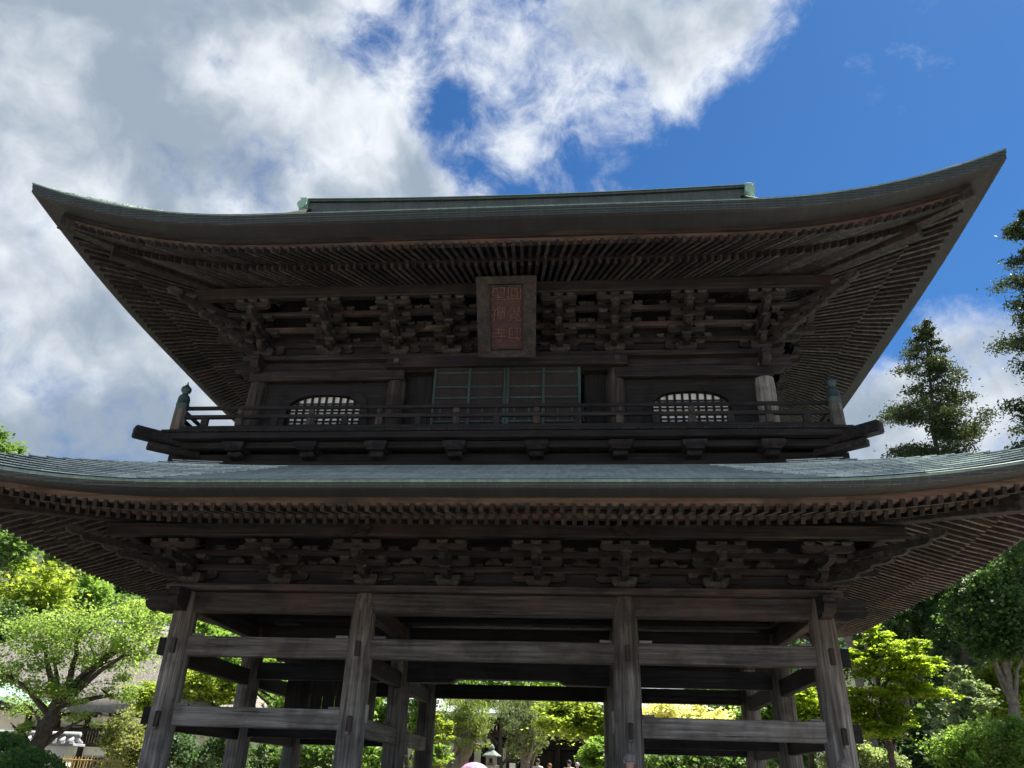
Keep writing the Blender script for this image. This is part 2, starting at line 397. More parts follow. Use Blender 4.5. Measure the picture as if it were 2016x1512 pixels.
# ------------------------------------------------------------------ ground, hill, platform
def sstep(a, b, x):
    u = min(1, max(0, (x - a) / (b - a))); return u * u * (3 - 2 * u)
def terrain(x, y):
    z = .45 + .45 * sstep(-7.5, -2.6, y) + .40 * sstep(15, 21, y)
    left = -x - 20.5 + .10 * (y - 16)
    if y > -5: z += 17 * sstep(0, 42, left) * sstep(0, 16, y) + .9 * sstep(-3, 6, left)
    right = x - 20
    z += 12 * sstep(0, 40, right) * sstep(-5, 25, y)
    z += 13 * sstep(46, 100, y)
    return z
xs = sorted(set([-600, -350, -200, -140] + list(np.linspace(-100, 100, 81)) + [140, 200, 350, 600]))
ys = sorted(set([-600, -300, -150, -80] + list(np.linspace(-50, 110, 81)) + [150, 220, 350, 600]))
MB().grid([[(x, y, terrain(x, y)) for x in xs] for y in ys]).build('ground', 'ground', smooth=True)['kind'] = 'structure'
hx_ = np.linspace(-98, -20.5, 40); hy_ = np.linspace(4, 105, 50)
MB().grid([[(x, y, terrain(x, y) + .05 * sstep(0, 3, -x - 20.6) + .004) for x in hx_] for y in hy_]).build('hill', 'hill_soil', smooth=True)['kind'] = 'structure'
for (x0, x1, y0, y1) in ((19.5, 98, -8, 105), (-20, 19.4, 47, 105)):
    MB().grid([[(x, y, terrain(x, y) + .02) for x in np.linspace(x0, x1, 40)] for y in np.linspace(y0, y1, 48)]).build('hill', 'hill_soil', smooth=True)['kind'] = 'structure'
FZ = .98
pl = bx('stone_platform', (0, 3.42, .64), (14.4, 9.9, .68), 'stone', b=.03); pl['kind'] = 'structure'
for i in range(3):
    tag(bx('stone_step', (0, -1.53 - .36 * (i + .5), .62 - .17 * i + .11), (6.4, .36, .30), 'stone', b=.02), kind='structure')

# ------------------------------------------------------------------ the gate
YC = 3.42; ROWS = (0.0, 3.42, 6.84); CX = (-5.7, -2.34, 2.34, 5.7)
gate = empty('temple_gate', (0, YC, FZ))
tag(gate, 'two storey dark timber temple gate with sweeping copper roofs, filling the picture', 'gate')

# columns
prof = [(.235, 0), (.24, .4), (.235, 2.0), (.228, 3.3), (.215, 3.75), (.185, 4.02), (.165, 4.09)]
colm = MB().lathe(prof, (0, 0, 0), 20).mesh('column', 'column_wood', True)
basem = MB().lathe([(.42, 0), (.44, .03), (.44, .09), (.34, .13), (.30, .14)], (0, 0, 0), 20).mesh('column_base', 'stone', True)
cols = {}
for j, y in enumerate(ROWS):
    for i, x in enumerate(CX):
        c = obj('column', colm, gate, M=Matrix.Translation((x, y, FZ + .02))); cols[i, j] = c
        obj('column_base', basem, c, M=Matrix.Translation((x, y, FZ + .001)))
# tie beams along x
def xb(name, x0, x1, y, z0, z1, th, mat, b=.015):
    return bx(name, ((x0 + x1) / 2, y, (z0 + z1) / 2), (x1 - x0, th, z1 - z0), mat, gate, b)
def yb(name, x, y0, y1, z0, z1, th, mat, b=.015):
    return bx(name, (x, (y0 + y1) / 2, (z0 + z1) / 2), (th, y1 - y0, z1 - z0), mat, gate, b)
for j, y in enumerate(ROWS):
    for i in range(3):
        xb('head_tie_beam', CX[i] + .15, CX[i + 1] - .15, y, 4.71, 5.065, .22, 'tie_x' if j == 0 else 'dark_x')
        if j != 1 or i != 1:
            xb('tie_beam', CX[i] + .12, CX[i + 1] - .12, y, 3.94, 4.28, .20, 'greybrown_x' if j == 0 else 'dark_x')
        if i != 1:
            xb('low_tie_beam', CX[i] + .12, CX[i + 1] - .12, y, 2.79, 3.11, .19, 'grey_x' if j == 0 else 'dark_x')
# the middle row: deep beam with an eased, stepped underside
pp = [(-2.2, 4.45), (-2.2, 3.93), (-1.25, 3.94), (-1.16, 3.97), (-1.08, 4.02), (1.08, 4.02), (1.16, 3.97), (1.25, 3.94), (2.2, 3.93), (2.2, 4.45)]
MB().prism(pp, lambda a, b, c: (a, c, b), 3.28, 3.56).build('tie_beam', 'dark_x', gate)
for i, x in enumerate(CX):
    for j in (0, 1):
        y0, y1 = ROWS[j] + .12, ROWS[j + 1] - .12; side = i in (0, 3)
        yb('head_tie_beam', x, y0, y1, 4.74, 5.05, .2, 'tie_y')
        yb('tie_beam', x, y0, y1, 3.80, 4.12, .16, 'dark_y')
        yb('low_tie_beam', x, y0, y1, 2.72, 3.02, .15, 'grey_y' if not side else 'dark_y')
    # tenons of the cross beams showing on the column fronts, and their wedges
    bx('tenon', (x + .02, -.235, 4.09), (.085, .10, .26), 'tie_z', gate)
    bx('tenon', (x + .02, -.24, 2.88), (.085, .10, .25), 'tie_z', gate)
    bx('wedge', (x + .02, -.27, 2.735), (.075, .10, .045), 'grey_z', gate, .006)
    for s in (-1, 1):
        if (i == 0 and s < 0) or (i == 3 and s > 0):
            xx = x + s * .29
            bx('tenon', (xx, 0, 4.10), (.14, .15, .30), 'dark_x', gate); bx('tenon', (xx, 0, 2.94), (.14, .15, .28), 'dark_x', gate)
        else:
            bx('wedge', (x + s * .34, -.03, 4.305), (.22, .07, .05), 'grey_x', gate, .006)
            bx('wedge', (x + s * .33, -.03, 3.13), (.2, .07, .04), 'grey_x', gate, .006) if (i, s) in ((0, 1), (1, -1), (2, 1), (3, -1)) else None
bx('wedge', (-2.34 + .245, -.02, 3.05), (.05, .09, .30), 'grey_z', gate, .006)
bx('wedge', (2.34 - .25, -.02, 3.02), (.06, .10, .34), 'grey_z', gate, .006)
# carved noses of the head beams at the corners
nose = [(0, .36), (.50, .36), (.60, .33), (.62, .27), (.57, .22), (.62, .18), (.60, .10), (.52, .03), (.42, .06), (.36, .02), (.28, -.01), (0, -.01)]
def nose_at(name, x, y, dx, dy, z, k, mat, parent, th=.20):
    n = MB(); px, py = -dy, dx
    n.prism(nose, lambda a, b, c: (x + dx * a * k + px * c, y + dy * a * k + py * c, z + b), -th / 2, th / 2)
    return n.build(name, mat, parent)
for sx in (-1, 1):
    nose_at('beam_nose', sx * 5.86, 0, sx, 0, 4.705, 1, 'brown_x', gate)
    nose_at('beam_nose', sx * 5.7, -.16, 0, -1, 4.705, .75, 'brown_y', gate)
    nose_at('beam_nose', sx * 5.86, 6.84, sx, 0, 4.705, 1, 'brown_x', gate)
# plate on the columns (round the building)
xb('plate_beam', -6.05, 6.05, 0, 5.07, 5.19, .56, 'tie_x'); xb('plate_beam', -6.05, 6.05, 6.84, 5.07, 5.19, .56, 'brown_x')
for sx in (-1, 1): yb('plate_beam', sx * 5.7, .285, 6.555, 5.072, 5.188, .56, 'brown_y')
# ceiling, its joists and the boarded stair housing
for k in range(16):
    x0 = -5.4 + k * .675
    bx('ceiling_board', (x0 + .3375, 3.42, 5.15), (.665, 6.2, .03), 'dark_y', gate, .004)
for y in (.9, 1.7, 2.5, 4.3, 5.1, 5.9): xb('ceiling_joist', -5.4, 5.4, y, 5.02, 5.132, .12, 'dark_x')
sb = empty('stair_housing', (-4.5, 5.6, 3.3), parent=gate)
for k in range(6): bx('board', (-5.25 + k * .3, 5.0, 4.06), (.29, .03, 1.74), 'dark_z', sb, .004)
for k in range(5): bx('board', (-3.62, 5.17 + k * .3, 4.06), (.03, .29, 1.74), 'dark_z', sb, .004)
bx('board', (-4.5, 5.85, 3.2), (1.75, 1.65, .04), 'dark_x', sb)

# --- bracket complexes
def arm_profile(Ln, h):
    a = Ln / 2; c = .09
    return [(-a, h), (-a, h * .5), (-a + c * .25, h * .22), (-a + c * .7, h * .05), (-a + c * 1.3, 0), (a - c * 1.3, 0), (a - c * .7, h * .05), (a - c * .25, h * .22), (a, h * .5), (a, h)]
ARM = {}
def arm_x(Ln, h, wd, mat):
    k = ('x', Ln, h, wd, mat)
    if k not in ARM: ARM[k] = MB().prism(arm_profile(Ln, h), lambda a, b, c: (a, c, b), -wd / 2, wd / 2).mesh('bracket_arm', mat)
    return ARM[k]
def arm_y(v0, v1, h, wd, mat):
    k = ('y', v0, v1, h, wd, mat)
    if k not in ARM:
        Ln = v1 - v0; P_ = [(p[0] + (v0 + v1) / 2, p[1]) for p in arm_profile(Ln, h)]
        ARM[k] = MB().prism(P_, lambda a, b, c: (c, -a, b), -wd / 2, wd / 2).mesh('bracket_arm', mat)
    return ARM[k]
def block(wd, h, mat):
    k = ('b', wd, h, mat)
    if k not in ARM:
        a, b2 = wd / 2, wd * .36
        rows = []
        for r, z in ((b2, 0), (b2 * 1.04, h * .1), (a * .93, h * .36), (a, h * .5), (a, h)):
            rows.append([(-r, -r, z), (r, -r, z), (r, r, z), (-r, r, z)])
        mbb = MB().grid(rows, True); mbb.f.append((3, 2, 1, 0)); n_ = len(mbb.v); mbb.f.append((n_ - 4, n_ - 3, n_ - 2, n_ - 1))
        ARM[k] = mbb.mesh('bearing_block', mat)
    return ARM[k]
tailp = [(0, .13), (.20, .16), (.27, .14), (.29, .08), (.26, .03), (.16, 0), (0, 0)]
def tail(mat):
    k = ('t', mat)
    if k not in ARM: ARM[k] = MB().prism(tailp, lambda a, b, c: (c, -a, b), -.05, .05).mesh('tail_nose', mat)
    return ARM[k]
def bracket(x, y, z, rz, steps, s, pitch, label=None, wide=.95, corner=0):
    e = empty('bracket_complex', (x, y, z), rz, gate)
    def put(name, me, u, v, ww, rot=0): obj(name, me, e, True, Matrix.Translation((u + random.gauss(0, .004), -v + random.gauss(0, .004), ww)) @ Matrix.Rotation(rot + random.gauss(0, .012), 4, 'Z') @ Matrix.Rotation(random.gauss(0, .006), 4, 'Y'))
    ah, bh = pitch * .66, pitch * .42
    put('bearing_block', block(.44, .20, 'pale_n'), 0, 0, 0)
    for i in range(steps):
        z0 = .12 + pitch * i
        put('bracket_arm', arm_y(-.2, (i + 1) * s + .13, ah, .12, 'brown_y'), 0, 0, z0)
        if not corner or i == 0: put('bracket_arm', arm_x(wide - .08 * i, ah, .12, 'brown_x'), 0, i * s, z0 + .004)
        for u in (-(wide - .08 * i) / 2 + .11, 0, (wide - .08 * i) / 2 - .11):
            put('bearing_block', block(.2, bh, 'pale_n'), u, i * s, z0 + ah)
        put('bearing_block', block(.19, bh, 'pale_n'), 0, (i + 1) * s, z0 + ah)
        if not corner:
            wl = wide + .34; put('bracket_arm', arm_x(wl, ah, .11, 'brown_x'), 0, i * s, z0 + pitch + .003)
            for u in (-wl / 2 + .1, -wl / 4 + .03, wl / 4 - .03, wl / 2 - .1): put('bearing_block', block(.17, bh * .9, 'pale_n'), u, i * s, z0 + pitch + ah)
        if i: put('tail_nose', tail('pale_n'), 0, (i + .55) * s, z0 + ah * .9)
    z0 = .12 + pitch * steps
    put('bracket_arm', arm_x(wide - .1, ah, .12, 'brown_x'), 0, steps * s, z0 + .004)
    for u in (-(wide - .1) / 2 + .11, 0, (wide - .1) / 2 - .11):
        put('bearing_block', block(.19, bh * .8, 'pale_n'), u, steps * s, z0 + ah)
    if corner:
        q = math.radians(45) * corner
        for i in range(steps + 1):
            z0 = .12 + pitch * i
            put('bracket_arm', arm_y(-.1, (i + 1) * s * 1.35 + .15, ah, .14, 'brown_n'), 0, 0, z0 + .008, q)
            put('bearing_block', block(.2, bh, 'pale_n'), math.sin(q) * (i + 1) * s * 1.3, math.cos(q) * (i + 1) * s * 1.3, z0 + ah + .01, q)
            put('tail_nose', tail('pale_n'), math.sin(q) * (i + 1.2) * s * 1.35, math.cos(q) * (i + 1.2) * s * 1.35, z0 + ah * .8, q)
    return e
LB = (-3.95, -2.34, -.82, .82, 2.34, 3.95); UB = (-3.88, -2.36, -1.18, 0, 1.18, 2.36, 3.88)
LS, LP_ = .475, .165; US, UP_ = .365, .19
for x in LB: bracket(x, 0, 5.192, 0, 2, LS, LP_)
for x in UB: bracket(x, .62, 10.362, 0, 3, US, UP_, wide=.86)
for sx in (-1, 1):
    bracket(sx * 5.7, 0, 5.192, 0, 2, LS, LP_, corner=sx); bracket(sx * 5.45, .62, 10.362, 0, 3, US, UP_, corner=sx, wide=.86)
    for y in (1.71, 3.42, 5.13): bracket(sx * 5.7, y, 5.192, sx * math.pi / 2, 2, LS, LP_)
    for y in (2.0, 3.42, 4.84): bracket(sx * 5.45, y, 10.362, sx * math.pi / 2, 3, US, UP_, wide=.86)
    bracket(sx * 5.7, 0.001, 5.19, sx * math.pi / 2, 2, LS, LP_); bracket(sx * 5.45, .621, 10.36, sx * math.pi / 2, 3, US, UP_, wide=.86)
# carved frogs and struts between the complexes of the lower storey, wall boards behind, through beams
struts = [(-4.85, -3.1), (-1.58,), (0,), (1.58,), (3.15, 4.83)]
stm = MB().prism([(-.16, 0), (-.14, .05), (-.07, .09), (-.09, .13), (.09, .13), (.07, .09), (.14, .05), (.16, 0)], lambda a, b, c: (a, c, b), -.05, .05).mesh('strut_block', 'pale_n')
for grp in struts:
    for x in grp:
        obj('strut_block', stm, gate, M=Matrix.Translation((x, -.12, 5.595))); obj('strut_block', stm, gate, M=Matrix.Translation((x - .2, -LS, 5.70)))
        obj('strut_block', stm, gate, M=Matrix.Translation((x + .24, -LS, 5.70)))
xb('bracket_wall_board', -5.6, 5.6, .05, 5.192, 6.5, .05, 'dark_x'); xb('bracket_wall_board', -5.3, 5.3, .67, 10.362, 12.05, .05, 'dark_x')
xb('through_beam', -6.3, 6.3, -.02, 5.47, 5.59, .13, 'brown_x'); xb('through_beam', -6.35, 6.35, -LS, 5.64, 5.75, .12, 'brown_x')
xb('through_beam', -5.9, 5.9, .62, 10.665, 10.79, .12, 'brown_x'); xb('through_beam', -6.1, 6.1, .62 - US, 10.86, 10.98, .12, 'tie_x')
xb('through_beam', -6.3, 6.3, .62 - 2 * US, 11.05, 11.155, .12, 'brown_x')
for sx in (-1, 1):
    yb('through_beam', sx * 5.72, -.3, 7.1, 5.475, 5.585, .13, 'brown_y'); yb('through_beam', sx * (5.7 + LS), -.6, 7.4, 5.645, 5.745, .12, 'brown_y')
    yb('bracket_wall_board', sx * 5.63, .08, 6.76, 5.193, 6.5, .05, 'dark_y'); yb('bracket_wall_board', sx * 5.38, .7, 6.1, 10.363, 12.05, .05, 'dark_y')
    yb('through_beam', sx * 5.45, .3, 6.5, 10.667, 10.788, .12, 'brown_y'); yb('through_beam', sx * (5.45 + US), .1, 6.7, 10.862, 10.978, .12, 'brown_y')
# leaf-carved consoles at the purlin over the two inner columns
lf = MB()
for sgn in (-1, 1):
    for k, (a, ln) in enumerate(((10, .26), (40, .2), (-20, .22))):
        ca, sa = math.cos(math.radians(a)), math.sin(math.radians(a))
        lf.prism([(0, -.03), (ln * .6, -.06), (ln, 0), (ln * .6, .05), (0, .03)], lambda p, q, c, ca=ca, sa=sa, sgn=sgn: (sgn * (p * ca - q * sa), c, p * sa + q * ca), -.035 + .004 * k, .03 + .004 * k)
lfm = lf.mesh('carved_leaf', 'brown_n')
for x in (-2.34, 2.34): obj('carved_leaf', lfm, gate, M=Matrix.Translation((x, -1.09, 5.97)))

# --- roofs: an eave is a ring swept round the building
class Eave:
    def __init__(s, hx, hy, e, z0, zr, bend):
        s.hx, s.hy, s.e, s.z0, s.zr, s.bend = hx, hy, e, z0, zr, bend
    def g(s, t, half):
        u = max(0.0, (abs(t) * half - (half - s.bend)) / s.bend); return u ** 2.3
    kt = None
    def k(s, d):
        if s.kt: return max(0.0, 1 - d / s.kt)
        return max(.10, 1 - .34 * d)
    def front(s, t, d, dz, sg=-1):
        g = s.g(t, s.hx + s.e); return Vector((t * (s.hx + s.e - d), YC + sg * (s.hy + s.e * g - d), s.z0 + s.zr * g * s.k(d) + dz))
    def side(s, t, d, dz, sg=1):
        g = s.g(t, s.hy + s.e); return Vector((sg * (s.hx + s.e * g - d), YC + t * (s.hy + s.e - d), s.z0 + s.zr * g * s.k(d) + dz))
    def fx(s, x, d, dz, sg=-1): return s.front(max(-1, min(1, x / (s.hx + s.e - d))), d, dz, sg)
    def sy(s, y, d, dz, sg=1): return s.side(max(-1, min(1, (y - YC) / (s.hy + s.e - d))), d, dz, sg)
    def ring(s, d, dz, nf=64, ns=44):
        tf = [-1 + 2 * i / nf for i in range(nf)]; ts = [-1 + 2 * i / ns for i in range(ns)]
        return [s.front(t, d, dz, -1) for t in tf] + [s.side(t, d, dz, 1) for t in ts] + [s.front(-t, d, dz, 1) for t in tf] + [s.side(-t, d, dz, -1) for t in ts]
lo = Eave(9.05, 6.77, .22, 6.03, .55, 4.9)
up = Eave(8.98, 6.02, .34, 11.84, .69, 4.8)
def swept(name, ev, prof_, mat, parent, smooth=False):
    return MB().grid([ev.ring(d, dz) for d, dz in prof_], True).build(name, mat, parent, smooth)
def lz(d): return .42 * d + .0203 * d * d
def uz(d): return .55 * d + .0486 * d * d
# lower roof: copper courses, each a real step
lo.kt = 2.6
rows = [lo.ring(-.012, .0), lo.ring(-.012, .03)]; d = 0.0
while d < 3.2:
    d2 = d + .185
    rows += [lo.ring(d2 + .03, lz(d2 + .03)), lo.ring(d2 + .03, lz(d2 + .03) + .032), lo.ring(d2 - .02, lz(d2) + .026), lo.ring(d2 - .02, lz(d2) + .042)]; d = d2
lo.kt = None
lower_roof = MB().grid(rows, True).build('lower_roof', 'copper_roof', gate)
lower_roof.data.materials.append(MATS['copper_ridge'])
nr_ = len(rows[0])
for p_ in lower_roof.data.polygons: p_.material_index = 1 if (p_.index // nr_ - 1) % 4 in (1, 2) and p_.index >= nr_ else 0  # darker copper on risers and undersides: dirt, plus painted shade of the gaps
swept('copper_edge', lo, [(0, 0), (-.012, -.012), (-.006, -.05), (.004, -.055), (.008, -.095), (.03, -.10)], 'copper_edge', lower_roof)
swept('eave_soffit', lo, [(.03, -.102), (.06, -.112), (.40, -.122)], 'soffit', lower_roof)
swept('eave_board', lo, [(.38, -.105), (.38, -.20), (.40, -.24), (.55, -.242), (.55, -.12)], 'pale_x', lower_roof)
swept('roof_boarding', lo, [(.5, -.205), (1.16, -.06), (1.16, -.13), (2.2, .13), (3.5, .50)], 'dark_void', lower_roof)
swept('rafter_beam', lo, [(1.08, -.06), (1.08, -.155), (1.09, -.222), (1.2, -.222), (1.2, -.10)], 'pale_x', lower_roof)
swept('copper_lip', lo, [(-.02, -.016), (-.026, .0), (-.02, .026), (.03, .045)], 'copper_lip', lower_roof)
# upper roof
upper_roof = empty('upper_roof', (0, YC, 11.9), parent=gate)
swept('copper_edge', up, [(.0, 0), (-.012, -.015), (-.006, -.09), (.004, -.095), (.01, -.20), (.03, -.205)], 'copper_edge', upper_roof)
swept('copper_lip', up, [(-.02, -.014), (-.026, .0), (-.02, .018), (.04, .036)], 'copper_lip', upper_roof)
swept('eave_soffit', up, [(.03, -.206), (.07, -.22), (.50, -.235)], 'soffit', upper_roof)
swept('eave_board', up, [(.47, -.20), (.47, -.33), (.52, -.335)], 'brown_x', upper_roof)
swept('eave_board', up, [(.52, -.30), (.52, -.43), (.64, -.432), (.64, -.3)], 'pale_x', upper_roof)
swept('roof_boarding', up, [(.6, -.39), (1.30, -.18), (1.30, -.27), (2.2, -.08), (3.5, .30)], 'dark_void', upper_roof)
swept('rafter_beam', up, [(1.22, -.18), (1.22, -.29), (1.23, -.362), (1.34, -.362), (1.34, -.24)], 'brown_x', upper_roof)
GB = 2.45
def slope(sg):
    rows = []; d = 0.0
    while d < 6.0:
        for dd, zz in ((d, 0), (min(d + .24, 6.01), .004), (min(d + .241, 6.011), .024)):
            half = max(6.35, up.hx + up.e - dd); row = []
            for i in range(65):
                t = -1 + i / 32; gg = up.g(t, up.hx + up.e)
                row.append((t * half, YC + sg * (up.hy + up.e * gg * max(0, 1 - dd / 3) - dd), up.z0 + up.zr * gg * up.k(dd) * (1 if dd < 2.9 else .9) + uz(dd) + zz))
            rows.append(row)
        d += .24
    return MB().grid(rows).build('copper_slope', 'copper_roof', upper_roof)
slope(-1); slope(1)
for sg in (-1, 1):
    rows = []; d = 0.0
    while d < 3.1:
        for dd, zz in ((d, 0), (d + .24, .004), (d + .241, .024)):
            rows.append([up.side(-1 + i / 24, dd, uz(dd) + zz, sg) for i in range(49)])
        d += .24
    MB().grid(rows).build('copper_slope', 'copper_roof', upper_roof)
    gz = [(YC - 3.2, 13.3), (YC + 3.2, 13.3), (YC + .05, 16.7), (YC - .05, 16.7)]
    MB().prism(gz, lambda a, b, c: (c, a, b), sg * 5.75, sg * 5.83).build('gable_wall', 'brown_y', upper_roof)
    for s2 in (-1, 1): MB().beam((sg * 6.2, YC + s2 * 3.3, 13.85), (sg * 6.2, YC + s2 * .1, 16.85), .08, .32, .01).build('barge_board', 'brown_n', upper_roof)
ridge = MB()
for (wd, z0, z1) in ((.62, 16.56, 16.80), (.5, 16.80, 17.02), (.66, 17.02, 17.09), (.34, 17.09, 17.18)):
    n = 24; hw = wd / 2
    ridge.grid([[(-6.3 + 12.6 * i / n, YC + dy, z + .12 * abs(-1 + 2 * i / n) ** 2) for i in range(n + 1)] for dy, z in ((-hw, z0), (-hw, z1), (hw, z1), (hw, z0))])
ridge.build('ridge', 'copper_ridge', upper_roof)
MB().grid([[(-6.3 + 12.6 * i / 24, YC + dy, z + .12 * abs(-1 + 2 * i / 24) ** 2) for i in range(25)] for dy, z in ((-.36, 17.09), (-.36, 17.11), (-.14, 17.20), (.14, 17.20), (.36, 17.11), (.36, 17.09))]).build('ridge_cap', 'copper_mint', upper_roof)
for sx in (-1, 1):
    re_ = MB().box((sx * 6.42, YC, 16.98), (.24, .72, .64), None, .04)
    re_.tube([(sx * 6.40, YC - .50, 16.92), (sx * 6.40, YC + .50, 16.92)], [.14, .14], 12)
    re_.prism([(-.13, 0), (.13, 0), (.22, .14), (.14, .09), (-.13, .05)], lambda a, b, c: (sx * (6.42 + a), YC + c, 17.29 + b), -.2, .2)
    re_.build('ridge_end', 'copper_mint', upper_roof)

# rafters. One unit bar is shared; the ones that show largest are objects, the rest are joined
def lit_shade_tones(me, light):  # pale underside against dark sides: light and shade painted into the rafters
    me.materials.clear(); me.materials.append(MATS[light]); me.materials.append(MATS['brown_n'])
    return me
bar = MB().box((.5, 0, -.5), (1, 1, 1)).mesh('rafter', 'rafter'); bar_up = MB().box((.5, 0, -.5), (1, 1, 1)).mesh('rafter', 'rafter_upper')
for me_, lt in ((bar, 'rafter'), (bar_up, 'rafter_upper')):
    lit_shade_tones(me_, lt)
    for p_ in me_.polygons: p_.material_index = 0 if p_.normal.z < -.5 else 1  # underside takes the lit tone, sides, top and ends the shaded one
def bar_matrix(p0, p1, wd, ht):
    x = p1 - p0; y = Vector((0, 0, 1)).cross(x).normalized(); z = x.normalized().cross(y)
    M_ = Matrix.Identity(4)
    for i in range(3): M_[i][0], M_[i][1], M_[i][2], M_[i][3] = x[i], y[i] * wd, z[i] * ht, p0[i]
    return M_
rest = {'b': MB(), 'f': MB(), 'ub': MB(), 'uf': MB()}
count = {'base_rafter': 0, 'flying_rafter': 0}
def rafter(kind, roof, key, p0, p1, wd, ht, single):
    if single and count[kind] < 300:
        count[kind] += 1
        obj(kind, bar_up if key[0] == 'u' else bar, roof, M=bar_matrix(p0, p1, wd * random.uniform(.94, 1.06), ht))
    else:
        M_ = bar_matrix(p0, p1, wd, ht)
        rest[key].add([M_ @ Vector(v) for v in ((0, -.5, -1), (0, .5, -1), (0, .5, 0), (0, -.5, 0), (1, -.5, -1), (1, .5, -1), (1, .5, 0), (1, -.5, 0))],
                      [(0, 1, 2, 3), (4, 7, 6, 5), (0, 4, 5, 1), (1, 5, 6, 2), (3, 2, 6, 7), (0, 3, 7, 4)])
SP = .175
def lower_rafters(fn, half, lim, single):
    n = int((half - .75) / SP)
    for i in range(-n, n + 1):
        c = i * SP + SP / 2
        room = half - abs(c)                       # plan distance to the eave corner: bars stop at the hip
        d1 = min(1.25, room - .02)
        if d1 > .55:
            sl = .235
            rafter('flying_rafter', lower_roof, 'f', fn(c, .36, -.22), fn(c, d1, -.22 + sl * (d1 - .36)), .066, .12, single(c))
        d1 = min(3.3, room - .05)
        if d1 > 1.3:
            rafter('base_rafter', lower_roof, 'b', fn(c, 1.05, -.195), fn(c, d1, -.195 + .30 * (d1 - 1.05)), .068, .13, single(c))
def fan_rafters(front, half, single, sg):
    n = int(half / .172)
    for i in range(-n, n + 1):
        c = i * .172
        if abs(c) > half - .55: continue
        th = math.radians(44) * (1 - (1 - abs(c) / half) ** 1.6) * (1 if c >= 0 else -1)
        def pt(d, dz):
            q = c - math.tan(th) * (d - .5)
            return up.fx(q, d, dz, sg) if front else up.sy(YC + q, d, dz, sg)
        rafter('flying_rafter', upper_roof, 'uf', pt(.47, -.432), pt(1.36, -.432 + .27), .066, .11, single(c))
        c2 = c
        dmax = 3.35
        if abs(c - math.tan(th) * (1.18 - .5)) > half - 1.3: dmax = 2.2
        rafter('base_rafter', upper_roof, 'ub', pt(1.18, -.364), pt(dmax, -.364 + .20 * (dmax - 1.18)), .070, .12, single(c))
fan_rafters(True, up.hx + up.e, lambda c: True, -1)
lower_rafters(lambda c, d, dz: lo.fx(c, d, dz, -1), lo.hx + lo.e, 0, lambda c: True)
for sg in (-1, 1):
    fan_rafters(False, up.hy + up.e, lambda c: c < -.5 and c > -5.6, sg)
    lower_rafters(lambda c, d, dz, sg=sg: lo.sy(YC + c, d, dz, sg), lo.hy + lo.e, 0, lambda c: c < -.6 and c > -5.4)
fan_rafters(True, up.hx + up.e, lambda c: False, 1)
lower_rafters(lambda c, d, dz: lo.fx(c, d, dz, 1), lo.hx + lo.e, 0, lambda c: False)
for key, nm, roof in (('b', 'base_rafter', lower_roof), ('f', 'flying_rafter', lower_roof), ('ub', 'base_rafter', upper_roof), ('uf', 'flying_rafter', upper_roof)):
    o_ = rest[key].build(nm + '_rows', 'rafter', roof); o_['kind'] = 'stuff'; lit_shade_tones(o_.data, 'rafter_upper' if key[0] == 'u' else 'rafter')
    for i_, p_ in enumerate(o_.data.polygons): p_.material_index = 0 if i_ % 6 == 2 else 1  # same painted lit underside and shaded sides on the joined rows
# hip rafters and purlins
def corner(ev, sx, sy_, d, dz):
    return Vector((sx * (ev.hx + ev.e - d), YC + sy_ * (ev.hy + ev.e - d), ev.z0 + ev.zr * ev.k(d) + dz))
for sx in (-1, 1):
    for sy_ in (-1, 1):
        MB().beam(corner(lo, sx, sy_, .35, -.30), corner(lo, sx, sy_, 1.7, -.06), .2, .24).build('hip_rafter', 'pale_n', lower_roof)
        MB().beam(corner(lo, sx, sy_, 1.1, -.36), corner(lo, sx, sy_, 3.6, .34), .22, .28).build('hip_rafter', 'brown_n', lower_roof)
        MB().beam(corner(up, sx, sy_, .45, -.50), corner(up, sx, sy_, 1.8, -.22), .2, .24).build('hip_rafter', 'pale_n', upper_roof)
        MB().beam(corner(up, sx, sy_, 1.2, -.54), corner(up, sx, sy_, 3.6, .02), .22, .28).build('hip_rafter', 'brown_n', upper_roof)
for sg in (-1, 1):
    y = -.95 if sg < 0 else 7.79
    bx('eave_purlin', (0, y, 5.985), (14.0, .2, .24), 'brown_x', lower_roof, .03)
    bx('eave_purlin', (sg * 6.65, YC, 5.987), (.2, 8.6, .236), 'brown_y', lower_roof, .03)
    y = -.49 if sg < 0 else 7.33
    bx('eave_purlin', (0, y, 11.40), (13.6, .2, .28), 'brown_x', upper_roof, .03)
    bx('eave_purlin', (sg * 6.55, YC, 11.402), (.2, 7.6, .276), 'brown_y', upper_roof, .03)

